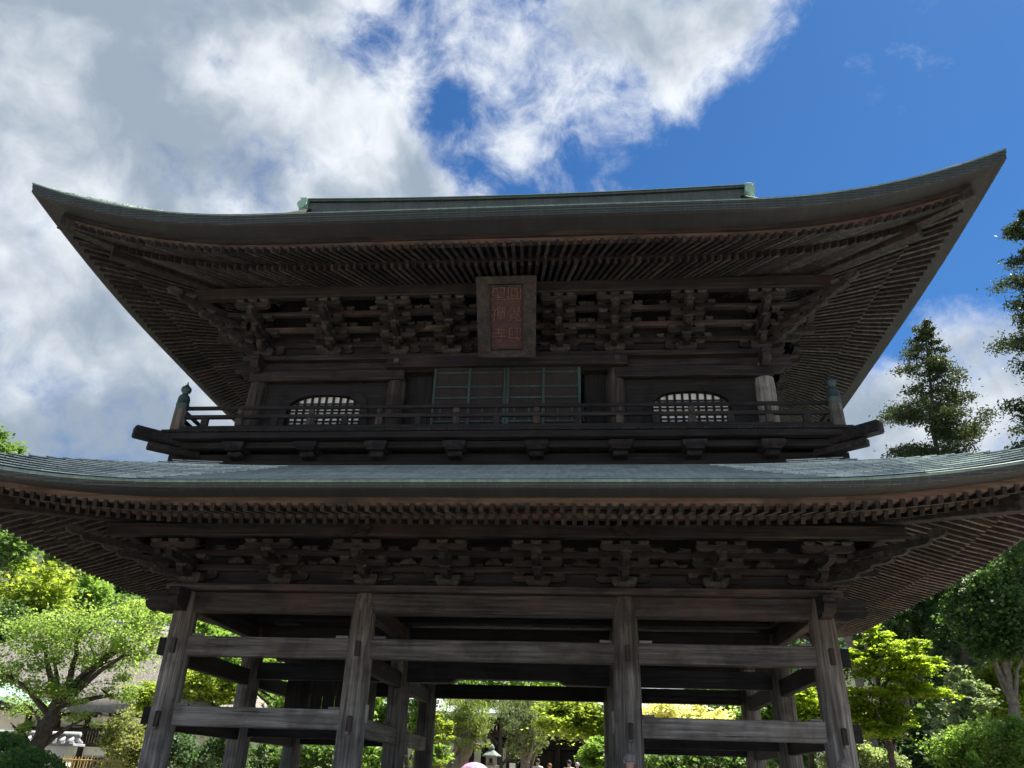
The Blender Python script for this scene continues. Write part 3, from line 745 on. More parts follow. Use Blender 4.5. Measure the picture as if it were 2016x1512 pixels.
# --- upper storey body
UX = (-5.45, -2.36, 2.36, 5.45)
ucm = MB().lathe([(.21, 0), (.21, 1.5), (.195, 1.75), (.16, 1.95), (.15, 2.1)], (0, 0, 0), 18).mesh('upper_column', 'grey_z', True)
ucm2 = ucm.copy(); ucm2.materials[0] = MATS['tie_z']
for y in (.62, 6.22):
    for x in UX: obj('upper_column', ucm if x > 5 and y < 1 else ucm2, gate, M=Matrix.Translation((x, y, 8.0)))
for y, sg in ((.62, -1), (6.22, 1)):
    xb('plate_beam', -5.85, 5.85, y, 10.24, 10.36, .52, 'brown_x'); xb('head_tie_beam', -5.4, 5.4, y, 9.98, 10.238, .22, 'brown_x')
for sx in (-1, 1):
    yb('plate_beam', sx * 5.45, .885, 5.955, 10.242, 10.358, .52, 'brown_y'); yb('head_tie_beam', sx * 5.45, .7, 6.1, 9.98, 10.236, .22, 'brown_y')
    xb('side_lintel', sx * 2.36 if sx > 0 else -5.62, 5.62 if sx > 0 else -2.36 + .18, .46, 9.74, 9.98, .14, 'brown_x')
    nose_at('beam_nose', sx * 5.62, .62, sx, 0, 9.93, .7, 'brown_x', gate, .18); nose_at('beam_nose', sx * 5.45, .46, 0, -1, 9.93, .6, 'brown_y', gate, .18)
    yb('side_wall_board', sx * 5.40, .75, 6.1, 8.0, 10.0, .05, 'dark_y')
    nose_at('beam_nose', sx * 5.62, 6.22, sx, 0, 9.93, .7, 'brown_x', gate, .18)
xb('back_wall_board', -5.3, 5.3, 6.2, 8.0, 10.0, .05, 'dark_x')
xb('door_lintel', -2.58, 2.62, .40, 9.96 + .05, 10.26, .16, 'brown_x')
for x in (-2.36, 2.40):
    for z in (10.16,): MB().lathe([(.055, 0), (.055, .02), (.03, .025), (.03, .012), (.0, .012)], (0, 0, 0), 14).build('nail_cover', 'greybrown_z', gate).matrix_basis = Matrix.Translation((x, .315, z)) @ Matrix.Rotation(math.pi / 2, 4, 'X')
# recess boards left and right of the door
for a, b2 in ((-2.2, -1.6), (1.7, 2.2)): bx('recess_board', ((a + b2) / 2, .80, 9.05), (b2 - a, .04, 2.0), 'dark_z', gate)
# doors
for sx in (-1, 1):
    cx = .05 + sx * .79
    dr = bx('door', (cx, .50, 9.05), (1.56, .06, 2.02), 'door_panel', gate, .004)
    for x in (cx - .755, cx, cx + .755): bx('door_stile', (x, .455, 9.05), (.065, .05, 2.02), 'copper_dark', dr, .008)
    for z in (10.03, 9.90, 9.56, 9.30, 9.08, 8.75, 8.3): bx('door_batten', (cx, .462, z), (1.50, .045, .045 if z < 10 else .06), 'copper_dark', dr, .006)
    for k in range(5): bx('door_bar', (cx - .6 + k * .3, .468, 8.92), (.04, .03, .30), 'copper_dark', dr, .004)
# bell windows
def arch(cx, hw, zt, zb, n=22):
    pts = [(cx - hw * 1.04, zb), (cx - hw * 1.02, zt - .62)]
    for i in range(n + 1):
        a = math.pi * (1 - i / n); r = abs(math.cos(a)) ** .75 * (1 if math.cos(a) > 0 else -1)
        pts.append((cx + hw * r, zt - .42 + .42 * math.sin(a) ** .9))
    return pts + [(cx + hw * 1.02, zt - .62), (cx + hw * 1.04, zb)]
for sx in (-1, 1):
    cx = sx * 3.9; hole = arch(cx, .82, 9.46, 8.2); x0, x1 = cx - 1.34, cx + 1.36
    wp = MB(); top = 9.78
    inner = [Vector((p[0], .60, p[1])) for p in hole]
    outer = [Vector((x0 + (x1 - x0) * i / (len(hole) - 1), .60, top)) for i in range(len(hole))]
    outer[0].z = 8.0; outer[1].z = 8.9; outer[1].x = x0; outer[-1].z = 8.0; outer[-2].z = 8.9; outer[-2].x = x1
    outer[2].x = x0; outer[-3].x = x1
    wp.grid([outer, inner, [v + Vector((0, .07, 0)) for v in inner]])
    wp.build('front_wall_panel', 'dark_x', gate)
    o2 = arch(cx, .95, 9.60, 8.2)
    fr = MB().grid([[Vector((p[0], .66, p[1])) for p in hole], [Vector((p[0], .545, p[1])) for p in hole], [Vector((p[0], .545, p[1])) for p in o2], [Vector((p[0], .62, p[1])) for p in o2]]).build('window', 'dark_x', gate)
    bx('window_paper', (cx, .70, 8.85), (1.72, .01, 1.3), 'paper', fr, 0)
    for k in range(-5, 6): bx('lattice_bar', (cx + k * .158, .655, 8.82), (.05, .035, 1.30), 'dark_z', fr, .003)
    for z in (9.28, 9.20, 9.10, 8.98, 8.86, 8.78, 8.66, 8.54, 8.42): bx('lattice_bar', (cx, .640, z), (1.72, .02, .035), 'dark_x', fr, .003)

# --- balcony
bal = empty('balcony', (0, YC, 7.9), parent=gate)
BXW, BY = 6.50, -.98
BYB = 2 * YC - BY
for k in range(44):
    x0 = -BXW + k * (2 * BXW / 44); bx('floor_board', (x0 + BXW / 44, (BY + .5) / 2, 7.95), (2 * BXW / 44 - .008, .5 - BY, .05), 'dark_y', bal, .004)
for sx in (-1, 1):
    for k in range(16): bx('floor_board', (sx * (BXW + 5.3) / 2, .52 + (k + .5) * .38, 7.95), (BXW - 5.3, .372, .05), 'dark_x', bal, .004)
def loop_beam(name, hx2, y0, z0, z1, th, mat):
    y1 = 2 * YC - y0
    for y in (y0, y1): bx(name, (0, y, (z0 + z1) / 2), (2 * hx2, th, z1 - z0), mat + '_x', bal, .012)
    for sx in (-1, 1): bx(name, (sx * (hx2 - th / 2), YC, (z0 + z1) / 2), (th, y1 - y0 - th - .004, z1 - z0 - .004), mat + '_y', bal, .012)
loop_beam('edge_beam', 6.46, -.88, 7.79, 7.922, .16, 'dark')
loop_beam('edge_beam', 6.30, -.70, 7.66, 7.788, .16, 'dark')
loop_beam('bottom_rail', 6.36, -.80, 7.98, 8.10, .12, 'dark')
loop_beam('middle_rail', 6.33, -.80, 8.27, 8.345, .085, 'dark')
for y in (-.80, 2 * YC + .80): MB().tube([(-6.3, y, 8.50), (6.3, y, 8.50)], [.042, .042], 10).build('hand_rail', 'dark_x', bal, True)
for sx in (-1, 1): MB().tube([(sx * 6.29, -.8, 8.50), (sx * 6.29, 2 * YC + .8, 8.50)], [.042, .042], 10).build('hand_rail', 'dark_y', bal, True)
PX = (-5.05, -3.62, -2.26, -.76, .78, 2.34, 3.68, 5.08)
fin = [(.118, 0), (.122, .02), (.122, .12), (.128, .125), (.128, .15), (.12, .155), (.118, .27), (.098, .33), (.06, .37), (.052, .40), (.085, .425), (.102, .47), (.092, .52), (.05, .56), (.018, .60), (.006, .66)]
for x in PX:
    for y in (-.80, 2 * YC + .80):
        bx('rail_post', (x, y, 8.19), (.14, .10, .16), 'tie_z', bal, .01); bx('rail_block', (x, y, 8.405), (.12, .10, .11), 'tie_z', bal, .02)
for k in range(len(PX) - 1): bx('rail_strut', ((PX[k] + PX[k + 1]) / 2, -.80, 8.19), (.13, .08, .17), 'dark_z', bal, .01)
for x in (-5.75, 5.75): bx('rail_strut', (x, -.80, 8.19), (.14, .08, .17), 'dark_z', bal, .01)
for sx in (-1, 1):
    for y in (.6, 2.0, 3.42, 4.84, 6.24): bx('rail_post', (sx * 6.29, y, 8.19), (.10, .14, .17), 'tie_z', bal, .01); bx('rail_block', (sx * 6.29, y, 8.405), (.10, .12, .11), 'tie_z', bal, .02)
    for y in (-.80, 2 * YC + .80):
        p = MB().lathe([(.125, 0), (.13, .05), (.125, .45), (.118, .50)], (sx * 6.29, y, 7.976), 18).build('corner_post', 'greybrown_z', bal, True)
        MB().lathe(fin, (sx * 6.29, y, 8.44), 18).build('finial', 'copper_dark', p, True)
        # diagonal beam running out under the corner
        s2 = -1 if y < 0 else 1
        MB().beam((sx * 5.9, y - s2 * .35, 7.80), (sx * 6.84, y + s2 * .50, 7.80), .24, .22, .03).build('corner_beam', 'brown_x', bal)
        MB().beam((sx * 5.9, y - s2 * .35, 7.62), (sx * 6.66, y + s2 * .24, 7.62), .2, .14, .02).build('corner_beam', 'brown_x', bal)
# waist brackets, skirting and base of the balcony
for x in PX:
    for y in (-.62, 2 * YC + .62):
        obj('waist_block', block(.44, .15, 'brown_n'), bal, M=Matrix.Translation((x, y - .06, 7.60))); bx('waist_arm', (x, y + .12, 7.55), (.28, .5, .10), 'brown_y', bal, .02)
loop_beam('skirting', 6.50, -.46, 7.38, 7.64, .1, 'dark')
loop_beam('skirting', 6.66, -.60, 7.28, 7.40, .16, 'dark')

# ------------------------------------------------------------------ the name plaque (hangs from the gate)
pq0 = Vector((.125, -.27, 9.86)); vdir = Vector((0, -.74, 1.50)).normalized(); wdir = Vector((0, -1.50, -.74)).normalized()
pq = empty('name_plaque'); Mq = Matrix.Identity(4)
for i in range(3): Mq[i][0], Mq[i][1], Mq[i][2], Mq[i][3] = (1, 0, 0)[i], vdir[i], wdir[i], pq0[i]
pq.matrix_basis = Mq
tag(pq, 'tall wooden name plaque with gold characters hung under the upper eave', 'plaque')
PH = 1.66
MB().box((0, PH / 2, .02), (.84, PH - .3, .05), None, .004).build('board', 'plaque_board', pq, rel=True)
def side_frame(pts, z0=.03, z1=.13): return MB().prism(pts, lambda a, b, c: (a, b, c), z0, z1)
side_frame([(-.59, .0), (-.33, .14), (-.36, PH - .16), (-.62, PH)]).build('frame_side', 'plaque_frame', pq, rel=True)
side_frame([(.59, .0), (.62, PH), (.36, PH - .16), (.33, .14)]).build('frame_side', 'plaque_frame', pq, rel=True)
side_frame([(-.59, -.001), (.59, -.001), (.33, .139), (-.33, .139)], .032, .12).build('frame_bottom', 'plaque_frame', pq, rel=True)
side_frame([(-.62, PH + .001), (-.36, PH - .159), (.36, PH - .159), (.62, PH + .001)], .032, .15).build('frame_top', 'plaque_frame', pq, rel=True)
for s_ in (-1, 1): MB().box((s_ * .345, PH / 2, .085), (.03, PH - .34, .05), None, .008).build('frame_moulding', 'plaque_frame', pq, rel=True)
for z_ in (.17, PH - .19): MB().box((0, z_, .085), (.72, .03, .05), None, .008).build('frame_moulding', 'plaque_frame', pq, rel=True)
dg0 = bpy.context.evaluated_depsgraph_get()
def glyph(ch, size, ext, mat, x, y, z, parent):
    cu = bpy.data.curves.new('text', 'FONT'); cu.body = ch; cu.size = size; cu.extrude = ext; cu.align_x = 'CENTER'; cu.align_y = 'CENTER'; cu.resolution_u = 2; cu.offset = .002
    to = bpy.data.objects.new('text', cu); COL.objects.link(to)
    dg = bpy.context.evaluated_depsgraph_get(); dg.update()
    me = bpy.data.meshes.new_from_object(to.evaluated_get(dg)); me.name = 'character'; me.materials.clear(); me.materials.append(MATS[mat])
    bpy.data.objects.remove(to); bpy.data.curves.remove(cu)
    o = obj('character', me, parent, True, Matrix.Translation((x, y, z)))
    return o
for cx, chars in ((.165, '圓覺興'), (-.165, '聖禪寺')):
    for k, ch in enumerate(chars): glyph(ch, .33, .012, 'plaque_letter', cx, PH - .36 - .43 * k, .058, pq)

# ------------------------------------------------------------------ trees
def leaf_mesh(name, mat, P_, size, flat, aspect=.55, droop=None):
    """one small folded leaf (two triangles meeting at the midrib) per point"""
    n = len(P_)
    nrm_ = rng.normal(size=(n, 3)); nrm_[:, 2] = np.abs(nrm_[:, 2]) + flat * 3.0
    nrm_ /= np.linalg.norm(nrm_, axis=1)[:, None]
    a = rng.normal(size=(n, 3))
    if droop is not None: a = a * .45 + droop
    a -= nrm_ * (a * nrm_).sum(1)[:, None]; a /= np.linalg.norm(a, axis=1)[:, None] + 1e-9
    b = np.cross(nrm_, a); s = (size * rng.uniform(.6, 1.35, n))[:, None]
    v = np.empty((n, 4, 3))
    v[:, 0] = P_ - a * s * .5; v[:, 1] = P_ + b * s * aspect * .5 + nrm_ * s * .10; v[:, 2] = P_ + a * s * .5; v[:, 3] = P_ - b * s * aspect * .5 + nrm_ * s * .10
    v = v.reshape(-1, 3); f = np.arange(n * 4).reshape(n, 4)
    me = bpy.data.meshes.new(name)
    me.vertices.add(n * 4); me.vertices.foreach_set('co', v.ravel())
    tri = np.stack([f[:, [0, 1, 2]], f[:, [0, 2, 3]]], 1).reshape(-1)
    me.loops.add(len(tri)); me.loops.foreach_set('vertex_index', tri.astype(np.int32))
    me.polygons.add(n * 2); me.polygons.foreach_set('loop_start', np.arange(0, n * 6, 3, dtype=np.int32)); me.polygons.foreach_set('loop_total', np.full(n * 2, 3, dtype=np.int32))
    me.materials.append(MATS[mat]); me.update(calc_edges=True); me.validate(); return me
def crown_points(blobs, n, plates=False):
    """clumps scattered through each lobe, denser to its skin, with gaps between the clumps"""
    vol = np.array([b[3] * b[4] * b[5] for b in blobs]) ** .72; cnt = np.maximum(40, (n * vol / vol.sum()).astype(int)); out = []
    for (x, y, z, rx, ry, rz), c in zip(blobs, cnt):
        k = max(7, int(c / 60)); d = rng.normal(size=(k, 3)); d /= np.linalg.norm(d, axis=1)[:, None]
        r = rng.uniform(.2, 1.35, k) ** .6; cc = d * r[:, None]
        idx = rng.integers(0, k, c); pts = cc[idx] + rng.normal(size=(c, 3)) * rng.uniform(.10, .30, k)[idx][:, None]
        if plates:
            k = max(9, int(c / 45)); cc = rng.uniform(-1, 1, (k, 3)) * rng.uniform(.5, 1.25, (k, 1)); idx = rng.integers(0, k, c); w_ = rng.uniform(.12, .30, k)[idx]
            off = rng.normal(size=(c, 3)) * np.stack([w_ * 1.5, w_ * 1.5, w_ * .0 + .22], 1); off[:, 2] -= (off[:, 0] ** 2 + off[:, 1] ** 2) * .8
            pts = cc[idx] + off
        out.append(pts * np.array([rx, ry, rz]) + np.array([x, y, z]))
    return np.concatenate(out)
def smooth_path(pts, n=4):
    o = []
    for i in range(len(pts) - 1):
        for k in range(n): o.append(pts[i].lerp(pts[i + 1], k / n) + Vector((random.uniform(-.03, .03), random.uniform(-.03, .03), 0)))
    return o + [pts[-1]]
CATS = {'shrub_tree': 'shrub'}
def make_tree(name, label, group, mat, lf_, n, flat, Y, trunk, r0, blobs):
    g0 = terrain(trunk[0][0], Y)
    root = empty(name, (trunk[0][0], Y, g0)); tag(root, label, CATS.get(name, 'tree'), group)
    tp = [Vector((trunk[0][0], Y, g0 - .25))] + [Vector((x, Y + .0, z)) for x, z in trunk if z > g0 + .2]
    if len(tp) < 2: tp.append(Vector((trunk[-1][0], Y, g0 + 1.0)))
    path = smooth_path(tp); m_ = len(path)
    bark = 'bark_pale' if 'juniper' in name or 'evergreen' in name else 'bark'
    tk = MB().tube(path, [r0 * (1.25 if i == 0 else 1 - .62 * i / (m_ - 1)) for i in range(m_)], 10)
    B3 = []
    for i, (x, z, rx, rz) in enumerate(blobs):
        ry = max(.35, (rx + rz) * .55); yy = Y + random.uniform(-.55, .55) * (rx + .6)
        B3.append((x, yy, z, rx, ry, rz))
        fork = path[min(m_ - 1, int(m_ * random.uniform(.55, 1.0)))]
        if z < fork.z: fork = path[min(m_ - 1, max(1, m_ // 3))]
        c = Vector((x, yy, z)); mid = fork.lerp(c, .5) + Vector((random.uniform(-.2, .2), random.uniform(-.2, .2), random.uniform(0, .25)))
        if len(blobs) > 20 and i % 4: continue
        rr = max(.018, r0 * .34)
        tk.tube(smooth_path([fork, mid, c], 3), [rr * (1 - .12 * k) for k in range(7)], 6)
        for q in range(3):
            e = c + Vector((random.uniform(-.8, .8) * rx, random.uniform(-.6, .6) * ry, random.uniform(-.5, .9) * rz)); tk.tube([mid.lerp(c, .6), e], [rr * .35, rr * .1], 4, False)
    tk.build('trunk', bark, root, True)
    P_ = crown_points(B3, n, flat >= .6)
    if Y < 14 and abs(np.mean(P_[:, 0])) < 7.5: pass
    obj('crown', leaf_mesh('crown', mat, P_, lf_, flat, .8 if 'juniper' not in name else .35, np.array([0, 0, 1.2]) if 'juniper' in name else None), root)
    return root
TREES = [
    ('cherry_tree', 'leaning cherry tree with a forked dark trunk beside the plaster wall', None, 'leaf_cherry', 0.081, 22400, 0.25, 8.6, [(-13.69, 1.9), (-13.63, 2.6), (-13.46, 3.39), (-13.33, 3.86), (-13.11, 4.32)], 0.3, [(-14.74, 4.45, 0.93, 0.48), (-13.83, 5.03, 1.1, 0.57), (-12.38, 4.92, 1.08, 0.57), (-11.33, 5.36, 0.85, 0.58), (-13.12, 5.84, 1.42, 0.5), (-11.98, 6.3, 1.11, 0.45), (-14.51, 5.67, 1.12, 0.5), (-14.64, 3.7, 0.77, 0.32), (-11.9, 4.03, 0.68, 0.24), (-11.09, 5.94, 0.55, 0.41), (-13.35, 4.0, 0.92, 0.34), (-13.94, 2.98, 0.51, 0.21), (-12.53, 3.34, 0.45, 0.18)]),
    ('maple_tree', 'small yellow green maple left of the gate in front of the thatched hall', None, 'leaf_yellow', 0.089, 4800, 0.7, 12, [(-11.93, 2.34), (-12.26, 3.36), (-12.51, 3.96)], 0.09, [(-12.61, 4.35, 0.55, 0.22), (-12.8, 4.06, 0.41, 0.15), (-12.29, 4.59, 0.31, 0.16), (-12.4, 3.84, 0.44, 0.12)]),
    ('shrub_tree', 'pale olive shrub between the bamboo fence and the left corner column', None, 'leaf_olive', 0.089, 8000, 0.2, 10, [(-11.34, 1.79), (-11.55, 2.57)], 0.08, [(-11.64, 2.91, 0.5, 0.55), (-11.78, 2.43, 0.62, 0.4), (-11.12, 2.59, 0.46, 0.54)]),
    ('hillside_tree', 'yellow green tree high at the left edge under the lower eave', 'trees on the left hillside', 'leaf_yellow', 0.26, 5000, 0.3, 24, [(-26.6, 1.47), (-26.4, 5.47), (-26.6, 8.47)], 0.25, [(-28.02, 10.1, 1.94, 1.05), (-25.59, 9.87, 1.78, 1.17), (-26.49, 8.47, 1.48, 1.0), (-24.63, 8.99, 1.35, 0.76), (-28.29, 11.68, 0.96, 0.7)]),
    ('hillside_tree', 'dark green tree below the yellow one at the left edge', 'trees on the left hillside', 'leaf_dark', 0.26, 4000, 0.3, 22, [(-25.16, -0.39), (-24.96, 3.61), (-25.16, 6.61)], 0.25, [(-25.51, 7.31, 1.4, 1.4), (-25.19, 8.25, 1.03, 0.71), (-24.78, 6.29, 1.12, 0.68)]),
    ('hillside_tree', 'dark evergreen crown touching the left end of the lower eave', 'trees on the left hillside', 'leaf_mid', 0.26, 4000, 0.3, 20, [(-25.83, 4.4), (-25.63, 8.4), (-25.83, 11.4)], 0.3, [(-25.97, 11.52, 1.15, 1.12), (-24.43, 11.16, 1.01, 0.69), (-27.1, 12.51, 1.56, 1.29)]),
    ('hillside_tree', 'pale round tree on the hill over the cherry crown', 'trees on the left hillside', 'leaf_pale', 0.3, 4000, 0.3, 30, [(-29.72, 5.1), (-29.52, 9.1), (-29.72, 12.1)], 0.25, [(-29.64, 12.91, 1.45, 1.24), (-30.2, 12.14, 1.28, 1.04), (-29.33, 14.0, 0.98, 0.82)]),
    ('hillside_tree', 'bright rounded tree on the hill right of the pale one', 'trees on the left hillside', 'leaf_bright', 0.28, 4000, 0.3, 30, [(-27.52, 3.8), (-27.32, 7.8), (-27.52, 10.8)], 0.25, [(-27.63, 11.57, 0.95, 1.08), (-27.99, 10.68, 1.07, 0.88), (-26.94, 10.84, 0.88, 0.83)]),
    ('hillside_tree', 'blue green dark tree on the hill beneath the eave rafters', 'trees on the left hillside', 'leaf_dark', 0.32, 4500, 0.3, 42, [(-33.69, 6.45), (-33.49, 10.45), (-33.69, 13.45)], 0.3, [(-33.98, 14.93, 2.01, 1.39), (-31.87, 13.81, 1.98, 1.36), (-35.22, 15.69, 1.62, 1.17)]),
    ('hillside_tree', 'light green spreading tree on the hill above the ridge tiles', 'trees on the left hillside', 'leaf_bright', 0.28, 4000, 0.4, 32, [(-24.19, 3.14), (-23.99, 7.14), (-24.19, 10.14)], 0.25, [(-24.26, 10.37, 1.09, 0.6), (-23.32, 9.79, 0.89, 0.65), (-24.98, 10.07, 0.96, 0.54)]),
    ('hillside_tree', 'mid green tree on the hill seen over the cherry', 'trees on the left hillside', 'leaf_mid', 0.3, 4000, 0.3, 36, [(-29.0, 3.45), (-28.8, 7.45), (-29.0, 10.45)], 0.25, [(-30.06, 11.87, 1.42, 0.73), (-28.86, 11.39, 1.19, 0.66), (-28.07, 10.42, 2.08, 0.97)]),
    ('hillside_tree', 'deep green tree seen past the top of the left corner column', 'trees on the left hillside', 'leaf_dark', 0.32, 4000, 0.3, 40, [(-27.15, 3.65), (-26.95, 7.65), (-27.15, 10.65)], 0.3, [(-27.66, 12.01, 1.5, 1.06), (-29.01, 12.88, 1.36, 0.86), (-24.78, 10.83, 1.84, 1.18)]),
    ('hillside_tree', 'green tree top rising above the left end of the lower roof', 'trees on the left hillside', 'leaf_mid', 0.45, 7000, 0.3, 55, [(-56.54, 20.89), (-56.34, 24.89), (-56.54, 27.89)], 0.4, [(-56.7, 29.73, 1.98, 1.23), (-59.63, 30.19, 2.77, 2.5), (-54.28, 29.06, 1.42, 0.66), (-55.54, 27.98, 3.25, 1.09)]),
    ('maple_tree', 'yellow maple seen through the left bay of the gate', 'trees seen through the gate', 'leaf_yellow', 0.14, 6000, 0.5, 16, [(-11.75, 2.61), (-12.04, 3.79), (-12.29, 4.66)], 0.12, [(-12.66, 5.01, 0.75, 0.4), (-11.91, 5.2, 0.75, 0.36), (-13.06, 5.45, 0.48, 0.26), (-12.08, 4.63, 0.86, 0.32), (-11.52, 4.76, 0.47, 0.28)]),
    ('broadleaf_tree', 'mid green tree seen between the left bay columns', 'trees seen through the gate', 'leaf_mid', 0.2, 7000, 0.3, 24, [(-12.31, 2.21), (-12.73, 3.88)], 0.2, [(-13.88, 5.5, 1.23, 0.72), (-12.5, 5.42, 1.23, 0.81), (-14.76, 4.92, 0.98, 0.49), (-11.3, 4.78, 1.45, 0.88), (-12.92, 4.31, 1.45, 0.65)]),
    ('shrub_tree', 'dark shrub low behind the left corner column', 'shrubs seen under the gate', 'leaf_dark', 0.104, 8000, 0.2, 11, [(-10.0, 1.76), (-10.17, 2.51)], 0.08, [(-10.68, 2.63, 0.72, 0.5), (-9.69, 2.52, 0.79, 0.47), (-11.1, 3.04, 0.48, 0.34), (-9.47, 2.94, 0.54, 0.39)]),
    ('shrub_tree', 'green shrub low between the left bay columns', 'shrubs seen under the gate', 'leaf_mid', 0.16, 6000, 0.2, 18, [(-9.66, 1.78), (-9.77, 2.46)], 0.08, [(-10.62, 2.7, 0.9, 0.53), (-9.4, 2.65, 0.89, 0.53), (-8.23, 2.77, 0.89, 0.6), (-9.08, 3.1, 0.6, 0.36)]),
    ('juniper_tree', 'old juniper with a thick leaning trunk in front of the hall', None, 'leaf_juniper', 0.13, 9000, 0.1, 22, [(-3.99, 2.04), (-3.75, 2.71), (-3.41, 3.25), (-3.22, 3.8)], 0.62, [(-3.95, 4.79, 0.67, 0.58), (-3.16, 4.61, 0.75, 0.61), (-3.45, 3.99, 0.88, 0.48), (-2.7, 4.31, 0.53, 0.48), (-4.24, 4.18, 0.49, 0.49), (-3.65, 3.55, 0.74, 0.28), (-2.99, 3.51, 0.44, 0.24), (-3.3, 5.22, 0.89, 0.46)]),
    ('juniper_tree', 'darker juniper right of the stone lantern before the hall', None, 'leaf_juniper_dark', 0.13, 8000, 0.1, 21, [(-0.72, 2.04), (-0.74, 2.87), (-0.86, 3.81)], 0.3, [(-1.09, 4.38, 0.72, 0.59), (-0.44, 4.01, 0.63, 0.58), (-1.53, 4.87, 0.73, 0.36), (-0.75, 3.43, 0.71, 0.42), (-0.23, 3.54, 0.38, 0.31), (-0.89, 5.08, 1.07, 0.4), (-1.29, 3.89, 0.47, 0.39)]),
    ('maple_tree', 'big yellow green maple before the hall door, seen through the middle bay', None, 'leaf_yellow', 0.13, 11000, 0.6, 17, [(2.88, 2.22), (2.64, 3.19), (2.21, 4.02)], 0.16, [(0.53, 4.41, 0.56, 0.31), (1.28, 4.52, 0.67, 0.35), (2.12, 4.45, 0.67, 0.38), (0.81, 3.99, 0.56, 0.28), (1.65, 3.97, 0.74, 0.31), (2.29, 3.85, 0.55, 0.34), (1.09, 4.69, 0.75, 0.25), (0.34, 4.06, 0.34, 0.21)]),
    ('maple_tree', 'low green maple beside the inner right column under the yellow one', None, 'leaf_bright', 0.14, 5000, 0.6, 15, [(2.88, 2.06), (2.73, 2.58)], 0.1, [(2.06, 3.1, 0.44, 0.28), (2.4, 2.88, 0.44, 0.25), (2.24, 3.39, 0.41, 0.19), (1.88, 2.79, 0.31, 0.15)]),
    ('shrub_tree', 'yellow sprig of leaves beside the inner left column', 'shrubs seen under the gate', 'leaf_yellow', 0.13, 1800, 0.4, 18, [(-3.84, 1.94), (-3.77, 3.06)], 0.05, [(-3.89, 4.15, 0.2, 0.18), (-3.63, 3.87, 0.28, 0.21), (-3.73, 3.58, 0.24, 0.14), (-3.82, 2.71, 0.31, 0.14)]),
    ('shrub_tree', 'green shrub low beside the inner left column', 'shrubs seen under the gate', 'leaf_bright', 0.14, 4000, 0.3, 19, [(-4.21, 1.93), (-4.16, 2.55)], 0.07, [(-4.4, 3.17, 0.4, 0.36), (-3.99, 3.0, 0.48, 0.25), (-4.57, 2.71, 0.52, 0.29), (-6.5, 2.84, 0.61, 0.43), (-6.88, 2.65, 0.61, 0.36)]),
    ('broadleaf_tree', 'yellow green tree seen in the gap between the inner left columns', 'trees seen through the gate', 'leaf_bright', 0.18, 5000, 0.4, 27, [(-6.86, 2.19), (-7.03, 3.96)], 0.18, [(-8.69, 5.19, 0.93, 0.61), (-7.43, 5.58, 0.77, 0.57), (-6.25, 5.25, 0.77, 0.71), (-6.43, 4.43, 0.61, 0.55), (-8.11, 4.62, 0.92, 0.46)]),
    ('background_tree', 'tall dark green tree behind the hall at left', 'trees behind the hall', 'leaf_mid', 0.36, 5000, 0.3, 44, [(-13.86, 2.14), (-14.11, 5.63)], 0.3, [(-14.87, 7.28, 2.21, 1.36), (-12.75, 8.17, 2.21, 1.24), (-16.58, 6.24, 1.84, 1.21), (-13.57, 5.64, 2.17, 1.12)]),
    ('background_tree', 'tall dark green tree behind the hall roof in the middle', 'trees behind the hall', 'leaf_dark', 0.36, 6000, 0.3, 46, [(-5.02, 2.4), (-5.18, 5.98)], 0.35, [(-9.04, 8.29, 2.26, 1.27), (-5.66, 8.54, 2.62, 1.27), (-2.3, 8.43, 2.59, 1.26), (0.66, 8.14, 2.2, 1.25), (-4.48, 7.01, 2.58, 1.03)]),
    ('background_tree', 'tall mid green tree behind the hall at right', 'trees behind the hall', 'leaf_mid', 0.36, 6000, 0.3, 44, [(6.71, 2.72), (6.91, 6.13)], 0.35, [(3.53, 8.33, 2.11, 1.21), (6.69, 8.23, 2.09, 1.2), (9.79, 7.97, 2.07, 1.19), (5.22, 6.73, 2.42, 0.98), (8.62, 6.17, 2.04, 1.09)]),
    ('broadleaf_tree', 'cream flowering tree seen through the right bay of the gate', 'trees seen through the gate', 'leaf_cream', 0.18, 7000, 0.3, 25, [(6.37, 2.55), (6.27, 4.19)], 0.2, [(4.84, 5.14, 1.02, 0.48), (6.1, 5.08, 1.06, 0.48), (7.46, 4.9, 0.91, 0.39), (8.59, 4.78, 0.77, 0.39), (6.74, 4.41, 1.59, 0.43)]),
    ('broadleaf_tree', 'fresh green tree behind the right bay of the gate', 'trees seen through the gate', 'leaf_bright', 0.18, 6000, 0.4, 23, [(9.48, 2.62), (9.67, 4.17)], 0.2, [(9.14, 5.06, 0.78, 0.62), (10.05, 5.49, 0.73, 0.62), (8.63, 4.35, 0.86, 0.52), (10.15, 4.58, 0.85, 0.61)]),
    ('shrub_tree', 'green shrub low behind the right bay of the gate', 'shrubs seen under the gate', 'leaf_mid', 0.16, 7000, 0.2, 16, [(5.92, 2.15), (5.98, 2.77)], 0.08, [(4.26, 2.88, 0.87, 0.41), (5.65, 3.0, 0.86, 0.41), (7.02, 2.95, 0.85, 0.38), (8.4, 3.07, 0.85, 0.48)]),
